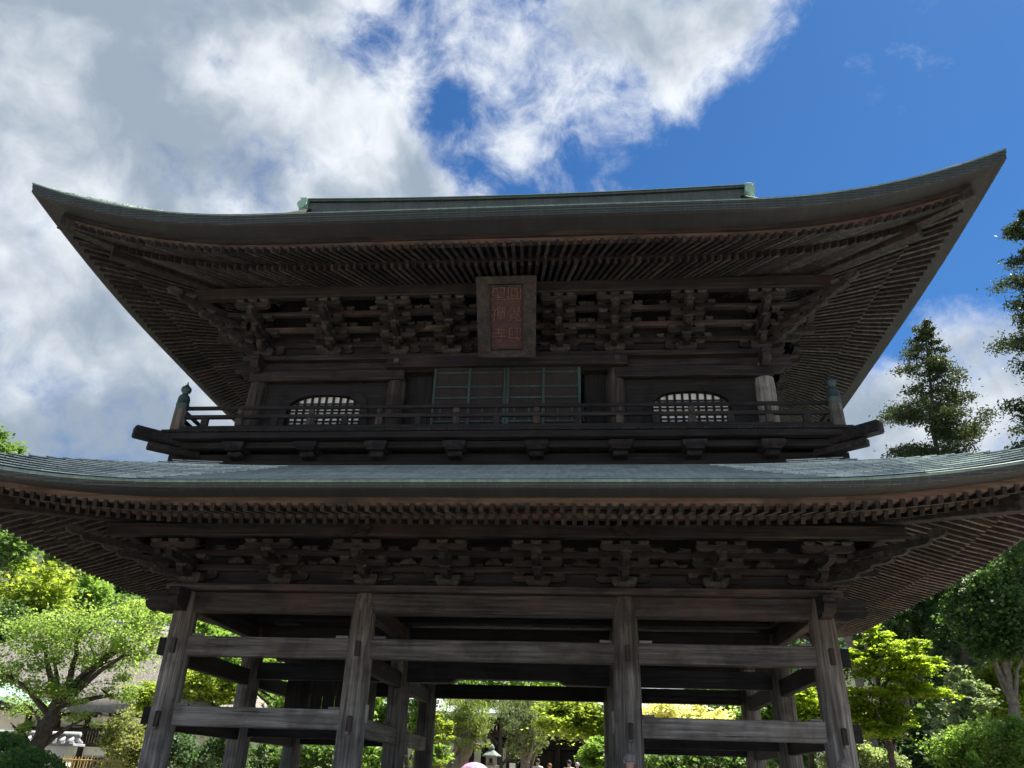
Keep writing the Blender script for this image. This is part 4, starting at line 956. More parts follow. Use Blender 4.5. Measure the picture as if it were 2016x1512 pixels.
    ('maple_tree', 'bright yellow green maple in layers right of the gate', None, 'leaf_maple', 0.089, 30400, 0.75, 9, [(9.6, 2.33), (9.61, 3.21), (9.61, 4.07), (9.6, 5.1), (9.59, 5.77)], 0.1, [(9.85, 5.6, 0.35, 0.12), (10.07, 4.94, 0.2, 0.1), (9.27, 5.53, 0.41, 0.12), (9.26, 3.94, 0.25, 0.08), (10.67, 4.51, 0.41, 0.1), (9.9, 4.21, 0.22, 0.08), (9.67, 4.15, 0.32, 0.06), (8.83, 3.97, 0.36, 0.1), (10.56, 5.17, 0.39, 0.08), (8.41, 3.81, 0.25, 0.1), (10.54, 5.67, 0.38, 0.09), (10.68, 5.1, 0.35, 0.12), (10.01, 4.63, 0.33, 0.06), (10.3, 3.92, 0.26, 0.09), (9.81, 3.62, 0.23, 0.07), (11.0, 4.52, 0.3, 0.09), (9.72, 5.92, 0.41, 0.07), (8.8, 5.28, 0.26, 0.07), (10.32, 5.44, 0.24, 0.07), (10.46, 4.59, 0.36, 0.12), (10.63, 5.36, 0.31, 0.12), (8.96, 5.59, 0.2, 0.07), (9.79, 5.97, 0.29, 0.11), (9.3, 5.44, 0.22, 0.09), (10.77, 5.4, 0.36, 0.11), (9.87, 4.98, 0.43, 0.07), (10.91, 4.56, 0.41, 0.09), (10.4, 5.06, 0.29, 0.09), (9.15, 5.03, 0.32, 0.12), (10.44, 5.33, 0.34, 0.07), (10.01, 5.21, 0.26, 0.07), (9.23, 4.48, 0.35, 0.09), (9.1, 4.55, 0.4, 0.06), (11.05, 4.64, 0.2, 0.09), (9.7, 5.57, 0.34, 0.08), (9.34, 5.23, 0.35, 0.12), (10.33, 5.54, 0.24, 0.07), (9.39, 3.59, 0.25, 0.09), (10.3, 4.87, 0.31, 0.08), (10.19, 5.35, 0.24, 0.07), (10.76, 5.89, 0.38, 0.08), (10.81, 4.8, 0.26, 0.08), (11.06, 5.39, 0.19, 0.07), (9.67, 6.23, 0.19, 0.08), (8.99, 4.25, 0.45, 0.18), (9.63, 4.14, 0.47, 0.18), (9.05, 3.87, 0.47, 0.16), (9.76, 3.83, 0.44, 0.16), (9.26, 3.57, 0.47, 0.15), (10.07, 4.08, 0.34, 0.15), (8.74, 3.56, 0.34, 0.15), (9.7, 4.52, 0.48, 0.15)]),
    ('maple_tree', 'bright maple foliage seen between the two right rear columns', None, 'leaf_maple', 0.096, 9600, 0.6, 12, [(8.27, 2.29), (8.39, 3.3), (8.45, 4.0)], 0.12, [(8.53, 4.57, 0.51, 0.29), (8.24, 4.14, 0.45, 0.26), (8.79, 4.29, 0.51, 0.32), (8.48, 3.72, 0.65, 0.31), (8.26, 4.78, 0.33, 0.21)]),
    ('evergreen_tree', 'dark evergreen behind the maple below the right eave', 'dark evergreens right of the gate', 'leaf_dark', 0.22, 9000, 0.2, 24, [(15.47, 2.6), (15.61, 4.37), (15.7, 6.44)], 0.3, [(16.94, 10.48, 1.37, 1.2), (15.61, 9.54, 1.37, 0.93), (17.61, 9.33, 1.13, 1.16), (16.26, 8.19, 1.34, 0.99), (14.95, 8.39, 0.9, 0.77), (17.28, 7.76, 1.1, 0.98), (14.35, 8.83, 1.0, 0.69)]),
    ('evergreen_tree', 'tall dark evergreen at the right edge under the eave tip', 'dark evergreens right of the gate', 'leaf_dark', 0.22, 10000, 0.2, 22, [(16.8, 2.63), (16.99, 4.3), (17.23, 6.26)], 0.3, [(18.28, 10.96, 1.3, 1.15), (19.59, 11.89, 1.31, 1.18), (21.08, 12.6, 1.31, 1.2), (17.77, 9.62, 1.07, 0.98), (19.42, 10.3, 1.29, 1.13), (17.64, 8.11, 1.05, 1.07), (16.7, 6.65, 1.03, 0.91)]),
    ('evergreen_tree', 'dark evergreen with a leaning bare trunk at the right edge', 'dark evergreens right of the gate', 'leaf_evergreen', 0.133, 17600, 0.2, 13, [(14.78, 2.55), (14.86, 3.51), (14.94, 4.51), (14.97, 5.4), (15.01, 6.16)], 0.24, [(14.36, 8.41, 0.71, 0.58), (13.87, 7.33, 0.54, 0.49), (14.25, 6.23, 0.41, 0.25), (15.49, 6.25, 0.53, 0.28), (15.09, 7.43, 0.89, 0.72), (15.97, 7.77, 0.79, 0.83), (14.6, 6.7, 0.69, 0.48), (15.36, 6.63, 0.78, 0.54), (15.09, 8.08, 0.74, 0.57), (16.39, 8.77, 0.8, 0.76)]),
    ('cypress_tree', 'feathery pale green young cypress right of the maple', None, 'leaf_feather', 0.14, 6000, 0.3, 15, [(13.83, 2.45), (13.99, 3.42), (14.17, 4.65)], 0.1, [(14.33, 5.69, 0.33, 0.33), (14.3, 5.21, 0.56, 0.29), (14.11, 4.73, 0.72, 0.29), (14.25, 4.26, 0.81, 0.28), (13.71, 4.02, 0.71, 0.25)]),
    ('broadleaf_tree', 'yellow green tree at the right edge behind the bare trunk', None, 'leaf_yellow', 0.18, 6000, 0.35, 19, [(16.85, 2.54), (17.25, 4.33)], 0.15, [(17.52, 5.94, 0.82, 0.56), (18.22, 6.51, 0.75, 0.64), (17.5, 5.13, 0.92, 0.47), (18.26, 5.59, 0.63, 0.62)]),
    ('shrub_tree', 'bright green shrub in the bottom right corner', None, 'leaf_bright', 0.089, 16000, 0.2, 10, [(12.07, 2.22), (12.18, 2.7)], 0.08, [(12.11, 3.51, 0.66, 0.33), (12.79, 3.59, 0.66, 0.38), (11.63, 3.12, 0.66, 0.38), (12.4, 3.08, 0.79, 0.43), (13.22, 3.22, 0.58, 0.5), (13.22, 3.72, 0.4, 0.26)]),
    ('shrub_tree', 'pale shrub low right of the right corner column', None, 'leaf_pale', 0.089, 9600, 0.2, 11, [(9.37, 2.13), (9.46, 2.64)], 0.07, [(9.41, 3.16, 0.42, 0.34), (9.8, 2.97, 0.56, 0.29), (8.95, 2.88, 0.48, 0.29), (10.34, 2.92, 0.47, 0.26)]),
    ('shrub_tree', 'dark undergrowth among the trunks right of the gate', None, 'leaf_dark', 0.18, 6000, 0.2, 20, [(14.64, 2.48), (14.77, 3.09)], 0.08, [(14.16, 3.77, 0.95, 0.65), (15.15, 3.98, 0.83, 0.73), (14.62, 3.26, 1.12, 0.53), (13.24, 3.93, 0.76, 0.62)]),
    ('background_tree', 'dark green tree filling the gap below the right eave tip', 'trees right behind the gate', 'leaf_dark', 0.3, 7000, 0.2, 32, [(21.08, 3.02), (21.5, 5.41)], 0.3, [(18.16, 11.94, 1.95, 1.74), (20.05, 10.3, 1.9, 1.67), (22.88, 10.89, 1.89, 1.68), (25.32, 12.03, 1.9, 2.01), (17.08, 8.9, 1.89, 1.63), (19.25, 7.63, 1.85, 1.58), (22.0, 8.2, 1.84, 1.59), (24.5, 8.77, 1.84, 1.6)]),
    ('background_tree', 'mid green low tree behind the right trunks', 'trees right behind the gate', 'leaf_mid', 0.3, 7000, 0.2, 30, [(17.83, 2.91), (18.01, 3.82)], 0.25, [(14.92, 5.85, 1.51, 1.47), (16.85, 5.41, 1.74, 1.45), (19.13, 5.7, 1.73, 1.45), (21.41, 5.99, 1.72, 1.46), (23.38, 6.04, 1.47, 1.45), (15.6, 3.98, 1.97, 0.93), (18.74, 3.84, 2.18, 0.92), (21.94, 4.15, 1.92, 1.02)]),
    ('background_tree', 'wide green tree behind the right bay seen between the columns', 'trees right behind the gate', 'leaf_mid', 0.28, 7000, 0.3, 29, [(10.28, 2.69), (10.49, 4.5)], 0.25, [(12.63, 9.41, 1.3, 1.15), (13.36, 9.11, 1.13, 0.93), (14.62, 8.93, 1.13, 1.03), (14.97, 7.94, 1.01, 1.0), (13.15, 7.66, 1.27, 1.1), (11.82, 7.14, 1.27, 0.99), (9.95, 6.37, 1.52, 0.88), (13.2, 6.2, 1.25, 1.06), (7.88, 5.97, 1.52, 0.73), (12.04, 5.0, 1.48, 1.18), (9.23, 4.24, 1.73, 0.93), (6.47, 3.94, 1.75, 0.93)]),
    ('broadleaf_tree', 'sunny green tree whose top fills the slit under the middle beam', 'trees seen through the gate', 'leaf_bright', 0.2, 9000, 0.3, 27, [(-2.33, 2.32), (-2.39, 4.08)], 0.22, [(-5.69, 6.37, 1.29, 0.63), (-3.89, 6.48, 1.28, 0.63), (-2.09, 6.45, 1.27, 0.62), (-0.31, 6.39, 1.26, 0.62), (0.95, 6.23, 1.25, 0.62), (-2.58, 5.8, 1.52, 0.47), (-0.56, 5.61, 1.25, 0.42), (-4.62, 5.83, 1.28, 0.43)]),
    ('broadleaf_tree', 'light green tree behind the left bay in front of the hill', 'trees seen through the gate', 'leaf_bright', 0.22, 7000, 0.3, 21, [(-9.03, 2.08), (-9.28, 3.8)], 0.2, [(-14.97, 7.43, 0.95, 0.58), (-13.66, 6.8, 1.17, 0.74), (-15.26, 6.55, 0.8, 0.48), (-12.34, 5.97, 1.15, 0.64), (-9.9, 4.98, 1.34, 0.82), (-8.45, 4.21, 1.1, 0.8), (-13.26, 5.95, 1.15, 0.55)])
]

for t_ in TREES: make_tree(*t_)

# the two firs that stand against the sky: whorled limbs carrying tufts
def fir(label, base, top, levels, reach, n_tuft, lf_, bare, seed):
    rs = np.random.default_rng(seed); r2 = random.Random(seed)
    root = empty('fir_tree', (base[0], base[1], terrain(base[0], base[1]))); tag(root, label, 'tree', None)
    b0, t0 = Vector((base[0], base[1], terrain(base[0], base[1]) - .3)), Vector(top)
    path = smooth_path([b0, b0.lerp(t0, .4) + Vector((.25, 0, 0)), b0.lerp(t0, .75) + Vector((-.12, .1, 0)), t0], 4)
    tk = MB().tube(path, [.25 * (1 - .93 * i / (len(path) - 1)) for i in range(len(path))], 10); pts = []
    H = t0.z - b0.z
    for k in range(levels):
        u = bare + (1 - bare) * (k + r2.uniform(0, .8)) / levels
        o = path[0].lerp(path[-1], u); i_ = min(len(path) - 2, int(u * (len(path) - 1))); o = path[i_].lerp(path[i_ + 1], u * (len(path) - 1) - i_)
        Ln = reach * (1 - ((u - bare) / (1 - bare)) ** 1.15 * .86) * r2.uniform(.45, 1.12)
        az = r2.uniform(0, 6.28); dr = Vector((math.cos(az), math.sin(az), 0))
        e1 = o + dr * Ln * .55 + Vector((0, 0, -.06 * Ln)); e2 = o + dr * Ln + Vector((0, 0, r2.uniform(-.22, .12) * Ln))
        tk.tube([o, e1, e2], [.05 * (1 - u) + .02, .03, .008], 5, False)
        m_ = max(3, int(n_tuft * Ln / reach))
        for q in range(m_):
            v = .25 + .75 * (q + r2.random()) / m_; c = o.lerp(e1, v * 2) if v < .5 else e1.lerp(e2, v * 2 - 1)
            sp = (.11 + .20 * (1 - abs(v - .6))) * min(1, Ln / 1.4)
            side = Vector((-dr.y, dr.x, 0)) * r2.uniform(-.5, .5) * Ln * .30 * v
            cn = int(84 * (1.2 if Ln > 1 else .8)); pts.append(np.array(c + side) + rs.normal(size=(cn, 3)) * np.array([sp, sp, sp * .42]))
    for q in range(14): pts.append(np.array(path[-1] - Vector((0, 0, .07 * q))) + rs.normal(size=(26, 3)) * (.05 + .022 * q))
    tk.build('trunk', 'bark', root, True)
    obj('crown', leaf_mesh('crown', 'leaf_fir', np.concatenate(pts), lf_, .0, .42), root)
fir('ragged fir standing against the clouds right of the upper roof', (16.2, 20), (18.7, 20, 22.7), 84, 4.1, 13, .15, .36, 5)
fir('tall fir with drooping limbs cut by the right edge of the picture', (21.0, 15), (21.6, 15, 25.4), 96, 4.3, 14, .16, .30, 11)
# bare cedar stems right of the gate
for k, (x, y, ztop, lab) in enumerate(((11.6, 16, 9.0, 'slim grey bare tree trunk just right of the bright maple'), (12.9, 18, 10.0, 'leaning grey bare tree trunk behind the bright maple'))):
    g0 = terrain(x, y); r = empty('bare_tree', (x, y, g0)); tag(r, lab, 'tree')
    MB().tube(smooth_path([Vector((x, y, g0 - .2)), Vector((x - .12, y, g0 + 3)), Vector((x - .45, y, ztop))], 5), [.2 - .008 * i for i in range(11)], 9).build('trunk', 'bark_pale', r, True)
    P_ = crown_points([(x - .4, y, ztop, 1.3, 1.2, .9), (x - .2, y + .4, ztop + 1.2, 1.1, 1, .9)], 2200)
    obj('crown', leaf_mesh('crown', 'leaf_dark', P_, .2, .2), r)
# clipped round bushes
def bush(label, x, y, r, zc):
    root = empty('clipped_bush', (x, y, terrain(x, y))); tag(root, label, 'bush')
    d = rng.normal(size=(9000, 3)); d /= np.linalg.norm(d, axis=1)[:, None]
    P_ = d * (r * rng.uniform(.86, 1.04, (9000, 1))) * np.array([1, 1, .85]) + np.array([x, y, zc])
    obj('crown', leaf_mesh('crown', 'leaf_bush', P_, .075, .1, .7), root)
    MB().tube([(x, y, terrain(x, y) - .1), (x, y, zc)], [.07, .05], 7).build('stem', 'bark', root)
bush('round clipped bush in the bottom left corner', -10.0, 3, .95, 1.62)
bush('darker clipped bush behind the round one at the left edge', -12.1, 5, .75, 2.15)

# ------------------------------------------------------------------ thatched hall on the left
hz = terrain(-17, 16)
th = empty('thatched_hall', (-17.5, 19.5, hz)); tag(th, 'white walled hall with dark timbers and a big thatched roof', 'building')
def part(name, c, d, mat, par=th, b=.01): return bx(name, c, d, mat, par, b)
part('wall', (-19.2, 19.5, (hz + 4.2) / 2), (11.6, 6.9, 4.2 - hz), 'plaster', b=0)
XP = [-24.9, -23.8, -22.7, -21.6, -20.4, -19.2, -18.0, -16.85, -15.74, -14.6, -13.5]
for x in XP: part('post', (x, 15.98, (hz + 4.1) / 2), (.15, .16, 4.1 - hz), 'house_timber')
part('beam', (-19.2, 15.93, 4.02), (11.8, .14, .20), 'house_timber'); part('beam', (-19.2, 15.94, 3.40), (11.7, .12, .10), 'house_timber')
part('beam', (-19.2, 15.95, 2.86), (11.7, .10, .08), 'house_timber'); part('beam', (-19.2, 15.95, 2.42), (11.7, .12, .10), 'house_timber')
part('shelf_rail', (-16.3, 15.86, 3.52), (1.9, .07, .05), 'house_timber')
for k in range(len(XP) - 1):
    c = (XP[k] + XP[k + 1]) / 2; wd = XP[k + 1] - XP[k] - .15
    wn = part('window', (c, 16.03, 3.14), (wd, .06, .44), 'dark_void')
    nb = 9
    for q in range(nb): part('window_bar', (c - wd / 2 + wd * (q + .5) / nb, 15.985, 3.14), (.035, .03, .44), 'bark_pale', wn, 0)
    pn = part('lower_grille', (c, 16.03, 2.22), (wd, .06, .28), 'dark_void')
    for q in range(9): part('grille_bar', (c - wd / 2 + wd * (q + .5) / 9, 15.985, 2.22), (.035, .03, .28), 'bark_pale', pn, 0)
# thatch: thick hipped slope with a soft edge
rows = []
E0 = dict(x0=-25.4, x1=-10.2, y0=14.6, y1=24.6)
for u, zz, th_ in ((0, 3.92, 1), (0, 4.10, 1), (.03, 4.42, 1), (.15, 4.85, 1), (.35, 5.6, 1), (.6, 6.5, 1), (.85, 7.3, 1), (1.0, 7.62, 1)):
    hx2 = 6.9 - 4.6 * u; hy2 = 4.35 * (1 - u) + .12; r = []
    for s in range(80):
        a = s / 80 * 4; k = int(a); q = (a - k) * 2 - 1
        px, py = ((q, -1), (1, q), (-q, 1), (-1, -q))[k]
        r.append((-18.9 + px * hx2 + random.uniform(-.03, .03), 19.6 + py * hy2 + random.uniform(-.03, .03), zz + random.uniform(-.03, .03)))
    rows.append(r)
rf = MB().grid(rows, True); rf.f.append(tuple(range(80)))
rf = rf.build('thatch_roof', 'thatch', th, True)
part('ridge', (-18.9, 19.6, 7.66), (4.9, .8, .24), 'tile_grey', rf, .05)
for k in range(3): MB().tube([(-21.5, 19.35 + .25 * k, 7.82), (-16.5, 19.35 + .25 * k, 7.82)], [.11, .11], 10).build('ridge_tile', 'tile_grey', rf, True)
for k in range(12): part('eave_rafter', (-24.6 + k * 1.0, 15.4, 3.86), (.10, 1.5, .10), 'house_timber', th)

# small copper roofed building at the left edge
cz = terrain(-18.6, 11.8)
cb = empty('copper_roofed_shed', (-18.7, 11.7, cz)); tag(cb, 'pale mint copper roof corner of a small building at the left edge', 'building')
part('wall', (-18.9, 11.9, (cz + 3.8) / 2), (3.4, 2.0, 3.8 - cz), 'plaster', cb)
MB().grid([[(-18.9 + px * hw, 11.8 + py * hd, z + (.16 if abs(px * py) > .9 and u < .05 else 0)) for px, py in ((-1, -1), (0, -1), (1, -1), (1, 0), (1, 1), (0, 1), (-1, 1), (-1, 0))] for u, hw, hd, z in ((0, 2.55, 1.9, 3.78), (0, 2.55, 1.9, 3.88), (.5, 1.7, 1.1, 4.25), (1, 1.1, .1, 4.75))], True).build('roof', 'copper_mint', cb)
part('eave_beam', (-18.9, 11.8, 3.74), (4.4, 3.2, .08), 'house_timber', cb)

# plaster wall with tile coping
wz = terrain(-14, 9.75)
pw = empty('garden_wall', (-16, 9.75, wz)); tag(pw, 'white plaster garden wall end with a grey tiled coping', 'wall')
part('wall', (-16.6, 9.75, (wz + 2.66) / 2), (6.6, .34, 2.66 - wz), 'plaster', pw)
cp = part('coping', (-16.55, 9.75, 2.70), (6.9, .62, .07), 'tile_grey', pw)
for k in range(26):
    x = -19.9 + k * .265
    for sg in (-1, 1): MB().tube([(x, 9.75, 2.90), (x, 9.75 + sg * .36, 2.75)], [.06, .06], 8).build('coping_tile', 'tile_grey', cp, True)
MB().tube([(-19.95, 9.75, 2.96), (-13.15, 9.75, 2.96)], [.09, .09], 10).build('ridge_tile', 'tile_grey', cp, True)

# bamboo fence
bf = empty('bamboo_fence', (-11.0, 7, terrain(-11, 7))); tag(bf, 'low yellow bamboo fence in front of the hall', 'fence')
gz_ = terrain(-11, 7)
for k in range(20):
    x = -11.75 + k * .082 * 1.02
    MB().tube([(x, 7 + .02 * (k % 2), gz_ - .05), (x, 7 + .02 * (k % 2), 2.40 - (.04 if k % 3 else .0))], [.017, .016], 7).build('bamboo_pole', 'bamboo', bf)
for z in (1.55, 1.95, 2.28): MB().tube([(-11.85, 6.97, z), (-10.1, 6.97, z)], [.021, .021], 8).build('bamboo_rail', 'bamboo', bf)

# ------------------------------------------------------------------ main hall behind the gate
mz = terrain(0, 32)
mh = empty('main_hall', (0, 38, mz)); tag(mh, 'hall behind the gate with white bell window panel and dark doorway', 'building')
def hp(name, c, d, mat, par=mh, b=.01): return bx(name, c, d, mat, par, b)
hp('core_wall', (0, 38.2, mz + 2.0), (17, 11.4, 4.0), 'dark_x', b=0)
for x in (-8.6, -6.6, -4.45, -2.35, -.9, .25, 1.62, 3.0, 4.6, 6.6, 8.6):
    hp('post', (x, 31.95, mz + 1.55), (.3, .3, 3.1), 'brown_z')
hp('lintel', (0, 31.9, 4.42), (17.6, .3, .34), 'pale_x'); hp('beam', (0, 31.98, 4.95), (17.8, .3, .24), 'brown_x')
for k in range(90): hp('transom_bar', (-8.4 + k * .19, 31.92, 4.71), (.07, .06, .26), 'plaster', b=0)
for x0, x1 in ((-8.4, -6.8), (-6.4, -4.65)): hp('wall_panel', ((x0 + x1) / 2, 32.3, mz + 1.5), (x1 - x0, .1, 2.9), 'plaster')
# bell window panel
hole = []
for i in range(19):
    a = math.pi * (1 - i / 18); hole.append((-3.32 + .60 * math.cos(a), 3.62 + .38 * math.sin(a) ** .8))
hole = [(-3.94, 2.7)] + hole + [(-2.70, 2.7)]
outer = [(-4.28 + (1.92) * i / (len(hole) - 1), 4.2) for i in range(len(hole))]; outer[0] = (-4.28, 2.7); outer[-1] = (-2.52, 2.7); outer[1] = (-4.28, 3.6); outer[-2] = (-2.52, 3.6)
wpn = MB().grid([[(p[0], 32.1, p[1]) for p in outer], [(p[0], 32.1, p[1]) for p in hole], [(p[0], 32.3, p[1]) for p in hole]]).build('bell_window', 'plaster', mh)
hp('pane', (-3.32, 32.4, 3.4), (1.4, .04, 1.5), 'dark_void', wpn); hp('sill', (-3.4, 32.0, 2.62), (1.9, .25, .16), 'pale_x', wpn)
hp('base_panel', (-3.4, 32.2, mz + .6), (1.8, .1, 1.2), 'brown_x')
for x0, x1 in ((-2.2, -1.05), (.40, 1.47)):
    d_ = hp('doorway', ((x0 + x1) / 2, 32.35, mz + 1.2), (x1 - x0, .1, 2.4), 'dark_void')
for x0, x1 in ((-.75, .10), (1.77, 2.85), (3.15, 4.45), (4.75, 6.45)):
    dw = hp('door_leaf', ((x0 + x1) / 2, 32.1, mz + 1.2), (x1 - x0, .08, 2.4), 'brown_z')
    for z in (.3, .9, 1.5, 2.1): hp('door_rail', ((x0 + x1) / 2, 32.04, mz + z), (x1 - x0, .05, .1), 'brown_x', dw)
hp('transom_panel', (0.6, 32.1, mz + 2.68), (8.0, .08, .45), 'brown_x')
MB().grid([[(px * hw, 38 + py * hd, z + (.25 if abs(px * py) > .9 and z < 6 else 0)) for px, py in ((-1, -1), (-.5, -1), (0, -1), (.5, -1), (1, -1), (1, 0), (1, 1), (0, 1), (-1, 1), (-1, 0))]
           for hw, hd, z in ((10.4, 8.0, 5.15), (10.4, 8.0, 5.35), (8.4, 6.0, 6.15), (6.8, 4.0, 7.6), (6.4, 2.0, 9.4), (6.2, .2, 11.3))], True).build('roof', 'copper_roof', mh)
hp('eave_soffit', (0, 38, 5.10), (20.4, 15.6, .08), 'brown_y')

# stone lantern, post, notice
lz_ = terrain(-2.47, 24)
ln = empty('stone_lantern', (-2.47, 24, lz_)); tag(ln, 'stone lantern with a wide green roof in front of the hall', 'lantern')
MB().lathe([(.48, 0), (.48, .16), (.36, .2), (.33, .34)], (-2.47, 24, lz_ - .02), 6).build('base', 'stone', ln)
MB().lathe([(.2, .0), (.18, .5), (.21, .56), (.18, .62), (.2, .98)], (-2.47, 24, lz_ + .32), 14).build('shaft', 'stone', ln, True)
MB().lathe([(.22, 0), (.36, .1), (.38, .17), (.30, .18)], (-2.47, 24, lz_ + 1.28), 6).build('platform', 'stone', ln)
fb = MB().lathe([(.24, 0), (.25, .02), (.25, .34), (.24, .36)], (-2.47, 24, lz_ + 1.46), 6).build('fire_box', 'stone', ln)
for a in range(3): MB().box((-2.47 + .225 * math.cos(a * 2.09 - 1.57), 24 + .225 * math.sin(a * 2.09 - 1.57), lz_ + 1.64), (.14, .02, .18), Matrix.Rotation(a * 2.09, 3, 'Z'), 0).build('opening', 'dark_void', fb)
MB().lathe([(.40, 0), (.44, .03), (.42, .06), (.27, .15), (.15, .24), (.12, .26)], (-2.47, 24, lz_ + 1.80), 6).build('roof', 'stone_green', ln)
MB().lathe([(.08, 0), (.12, .05), (.13, .12), (.08, .20), (.02, .27)], (-2.47, 24, lz_ + 2.05), 12).build('finial', 'stone_green', ln, True)
g0 = terrain(-4.45, 24); wp_ = tag(MB().lathe([(.16, -.1), (.155, 1.0), (.15, 1.68), (.13, 1.72)], (-4.45, 24, g0), 12).build('wooden_post', 'bark_pale', None, True), 'short round wooden post beside the old juniper trunk', 'post')
g0 = terrain(-1.52, 24); sg_ = empty('notice_board', (-1.52, 24, g0)); tag(sg_, 'small white notice board on dark legs right of the lantern', 'sign')
bx('board', (-1.52, 23.97, g0 + 1.32), (.26, .03, .5), 'sign_white', sg_); bx('frame', (-1.52, 24.0, g0 + 1.40), (.4, .03, .72), 'house_timber', sg_)
for s in (-1, 1): bx('leg', (-1.52 + s * .15, 24.0, g0 + .55), (.04, .04, 1.1), 'house_timber', sg_)

# ------------------------------------------------------------------ people
def skin_mat(name, skin, shirt, trousers, shoe, h):
    mt, t, b = new_mat(name)
    tc_ = N(t, 'ShaderNodeTexCoord'); sp = N(t, 'ShaderNodeSeparateXYZ'); L(t, tc_.outputs['Object'], sp.inputs[0])
    z = math_node(t, 'DIVIDE', sp.outputs['Z'], h); ax_ = math_node(t, 'ABSOLUTE', sp.outputs['X'])
    col = mixrgb(t, math_node(t, 'GREATER_THAN', z, .535), trousers, shirt)
    low = math_node(t, 'MULTIPLY', math_node(t, 'LESS_THAN', z, .67), math_node(t, 'GREATER_THAN', ax_, .125 * h))
    col = mixrgb(t, math_node(t, 'MULTIPLY', low, math_node(t, 'GREATER_THAN', z, .3)), col, skin)
    col = mixrgb(t, math_node(t, 'GREATER_THAN', z, .842), col, skin)
    col = mixrgb(t, math_node(t, 'LESS_THAN', z, .035), col, shoe)
    n = noise(t, tc_.outputs['Object'], 14, 3); L(t, mixrgb(t, .25, col, mixrgb(t, n, (0, 0, 0), col)), b.inputs['Base Color'])
    b.inputs['Roughness'].default_value = .75
    bump(t, b, noise(t, tc_.outputs['Object'], 9, 3), .3, .02)
    return name
def person(label, x, y, h, yaw, shirt, trousers, hairc, gz0=None, stride=.08, arm=0.0, bag=False, group=None, hat=None, raise_arm=False):
    g0 = (terrain(x, y) + .004) if gz0 is None else gz0
    root = empty('person', (x, y, g0), yaw); tag(root, label, 'person', group)
    k = h
    J = [((0, 0, .53), (.095, .07)), ((0, 0, .62), (.085, .06)), ((0, 0, .72), (.10, .066)), ((0, .0, .80), (.095, .055)), ((0, 0, .845), (.036, .036)), ((0, -.004, .875), (.036, .038)), ((0, -.012, .905), (.046, .052)), ((0, -.012, .945), (.052, .060)), ((0, -.008, .982), (.036, .042))]
    E_ = [(i, i + 1) for i in range(8)]
    def chain(st, pts):
        p = st
        for q in pts: J.append(q); E_.append((p, len(J) - 1)); p = len(J) - 1
    for s in (-1, 1):
        if raise_arm and s > 0:
            chain(3, [((s * .105, 0, .805), (.038, .038)), ((s * .13, -.06, .68), (.027, .027)), ((s * .09, -.15, .74), (.02, .02)), ((s * .08, -.17, .77), (.016, .02))])
        else:
            chain(3, [((s * .105, 0, .805), (.038, .038)), ((s * .135, .01, .66), (.027, .027)), ((s * .14, -.03 - arm, .53), (.02, .02)), ((s * .138, -.045 - arm, .47), (.013, .024))])
        chain(0, [((s * .05, s * stride * .2, .49), (.06, .06)), ((s * .055, s * stride * .5 - .01, .28), (.042, .044)), ((s * .055, s * stride, .05), (.026, .028)), ((s * .06, s * stride - .07, .018), (.025, .018))])
    me = bpy.data.meshes.new('body'); me.from_pydata([(a * k, b_ * k, c * k) for (a, b_, c), _ in J], E_, [])
    o = obj('body', me, root, True)
    md = o.modifiers.new('Skin', 'SKIN'); md.use_smooth_shade = True
    if not me.skin_vertices:
        raise RuntimeError('no skin layer')
    for i, (_, r) in enumerate(J): me.skin_vertices[0].data[i].radius = (r[0] * k, r[1] * k)
    me.skin_vertices[0].data[0].use_root = True
    sb_ = o.modifiers.new('Sub', 'SUBSURF'); sb_.levels = 2; sb_.render_levels = 2
    nm = 'person_' + str(len(MATS)); me.materials.append(MATS[skin_mat(nm, (.52, .33, .24), shirt, trousers, (.05, .05, .05), k)])
    hm = 'hair_' + str(len(MATS)); plain(hm, hairc, .6, c2=tuple(c * .45 for c in hairc), scale=40, bmp=.6)
    hb = MB(); rows = []
    for i in range(9):
        a = math.pi * .5 * (1 - i / 8) if i < 8 else 0; ph = i / 8 * 2.0
        rows.append([(math.sin(ph) * math.cos(q * .3927) * .058 * k, (.012 + math.sin(ph) * math.sin(q * .3927) * .068 * (1 if math.sin(q * .3927) > 0 else (.98 if ph < 1.2 else .55))) * k - .012 * k, (.945 + math.cos(ph) * .064) * k) for q in range(16)])
    hb.grid(rows, True); hb.build('hair', hm, root, True, rel=True)
    # face: nose, brows and ears
    fc = MB().box((0, -.078 * k, .925 * k), (.014 * k, .022 * k, .026 * k), None, .003)
    for s in (-1, 1): fc.box((s * .053 * k, -.008 * k, .927 * k), (.010 * k, .022 * k, .034 * k), None, .003)
    sk = 'skin_tone'
    if sk not in MATS: plain(sk, (.52, .33, .24), .6, .1)
    fc.build('face_features', sk, root, rel=True)
    if bag: MB().beam((-.10 * k, .075 * k, .80 * k), (.09 * k, .085 * k, .56 * k), .03, .012, .002).build('bag_strap', 'dark_void', root, rel=True)
    return root
W_, Bk = (.80, .80, .80), (.03, .028, .026)
person('white haired person standing in front of the inner right column', 2.28, -1.05, 1.545, math.pi + .25, (.18, .2, .24), (.05, .05, .06), (.28, .27, .265), FZ + .004)
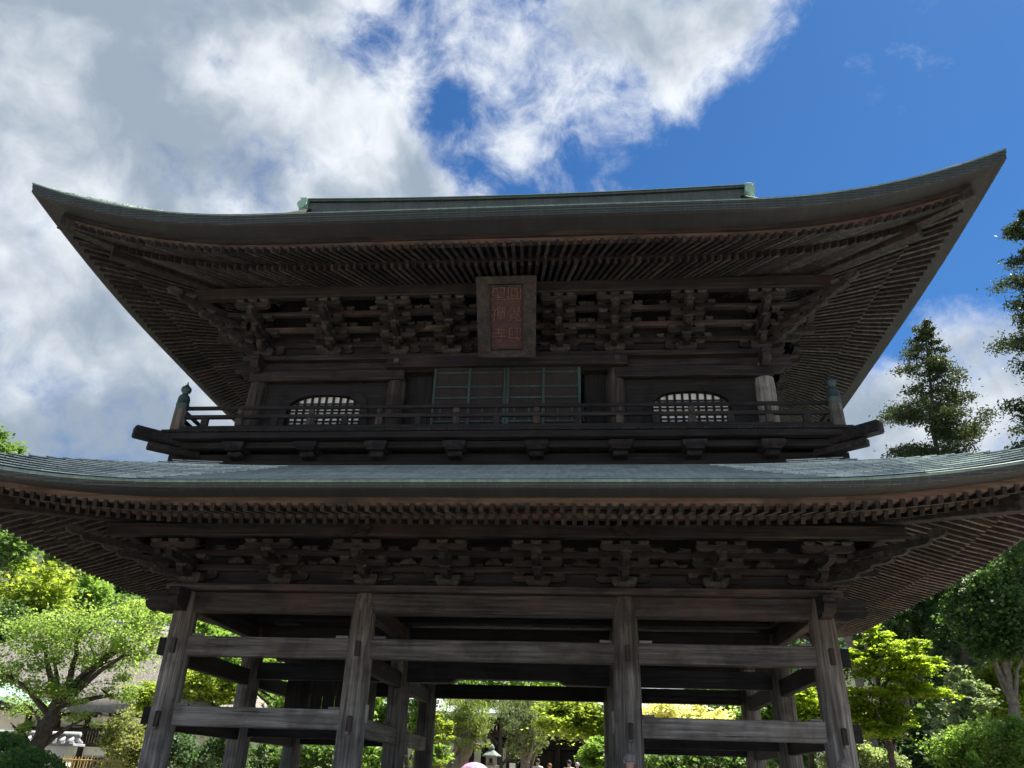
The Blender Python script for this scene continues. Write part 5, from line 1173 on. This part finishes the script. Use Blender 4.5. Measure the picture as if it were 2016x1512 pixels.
person('person with grey brown hair in front of the right corner column', 5.42, -1.0, 1.545, math.pi - .2, (.35, .35, .38), (.06, .06, .07), (.30, .24, .22), FZ + .004)
person('man in a white shirt with a dark bag strap walking to the hall', -.30, 22, 1.72, math.pi, W_, (.05, .05, .07), Bk, bag=True)
person('person in dark clothes half hidden left of the strap wearer', -.72, 22.6, 1.60, math.pi, (.62, .60, .56), (.08, .08, .09), Bk)
person('child with reddish brown hair between the two white shirts', .20, 22.2, 1.56, math.pi, (.42, .26, .24), (.08, .07, .08), (.30, .12, .07))
person('man in a white shirt with black hair before the dark doorway', 1.02, 22, 1.70, math.pi, W_, (.06, .06, .08), (.02, .022, .028), bag=False)
person('person in a lavender top right beside the black haired man', 1.36, 22.8, 1.64, math.pi, (.66, .66, .82), (.2, .2, .25), (.62, .62, .76))
person('person with dark hair rightmost of the walkers before the hall', 1.72, 22.2, 1.62, math.pi, (.30, .33, .34), (.06, .06, .07), Bk)
person('short person walking under the pink parasol', -1.86, 13.4, 1.5, math.pi, (.62, .5, .56), (.2, .2, .25), Bk, raise_arm=True)
ua = empty('parasol', (-1.9, 13.5, terrain(-1.9, 13.5))); tag(ua, 'pink and white parasol held open behind the gate', 'parasol')
ux, uy, uz_ = -1.90, 13.52, 2.645
rows = []
for i in range(7):
    ph = i / 6 * 1.12; rows.append([(ux + math.sin(ph) * .50 * (1 - .05 * (q % 2)) * math.cos(q * math.pi / 8), uy + math.sin(ph) * .50 * (1 - .05 * (q % 2)) * math.sin(q * math.pi / 8), uz_ - .36 * (1 - math.cos(ph))) for q in range(16)])
cv = MB().grid(rows, True).build('canopy', 'pink_cloth', ua, True)
for q in range(8):
    a = q * math.pi / 4; MB().tube([(ux, uy, uz_ - .06), (ux + .24 * math.cos(a), uy + .24 * math.sin(a), uz_ - .075), (ux + .44 * math.cos(a), uy + .44 * math.sin(a), uz_ - .20)], [.004] * 3, 4).build('rib', 'steel', cv)
MB().tube([(ux, uy, uz_ - .75), (ux, uy, uz_ + .05)], [.009, .007], 8).build('shaft', 'steel', ua)
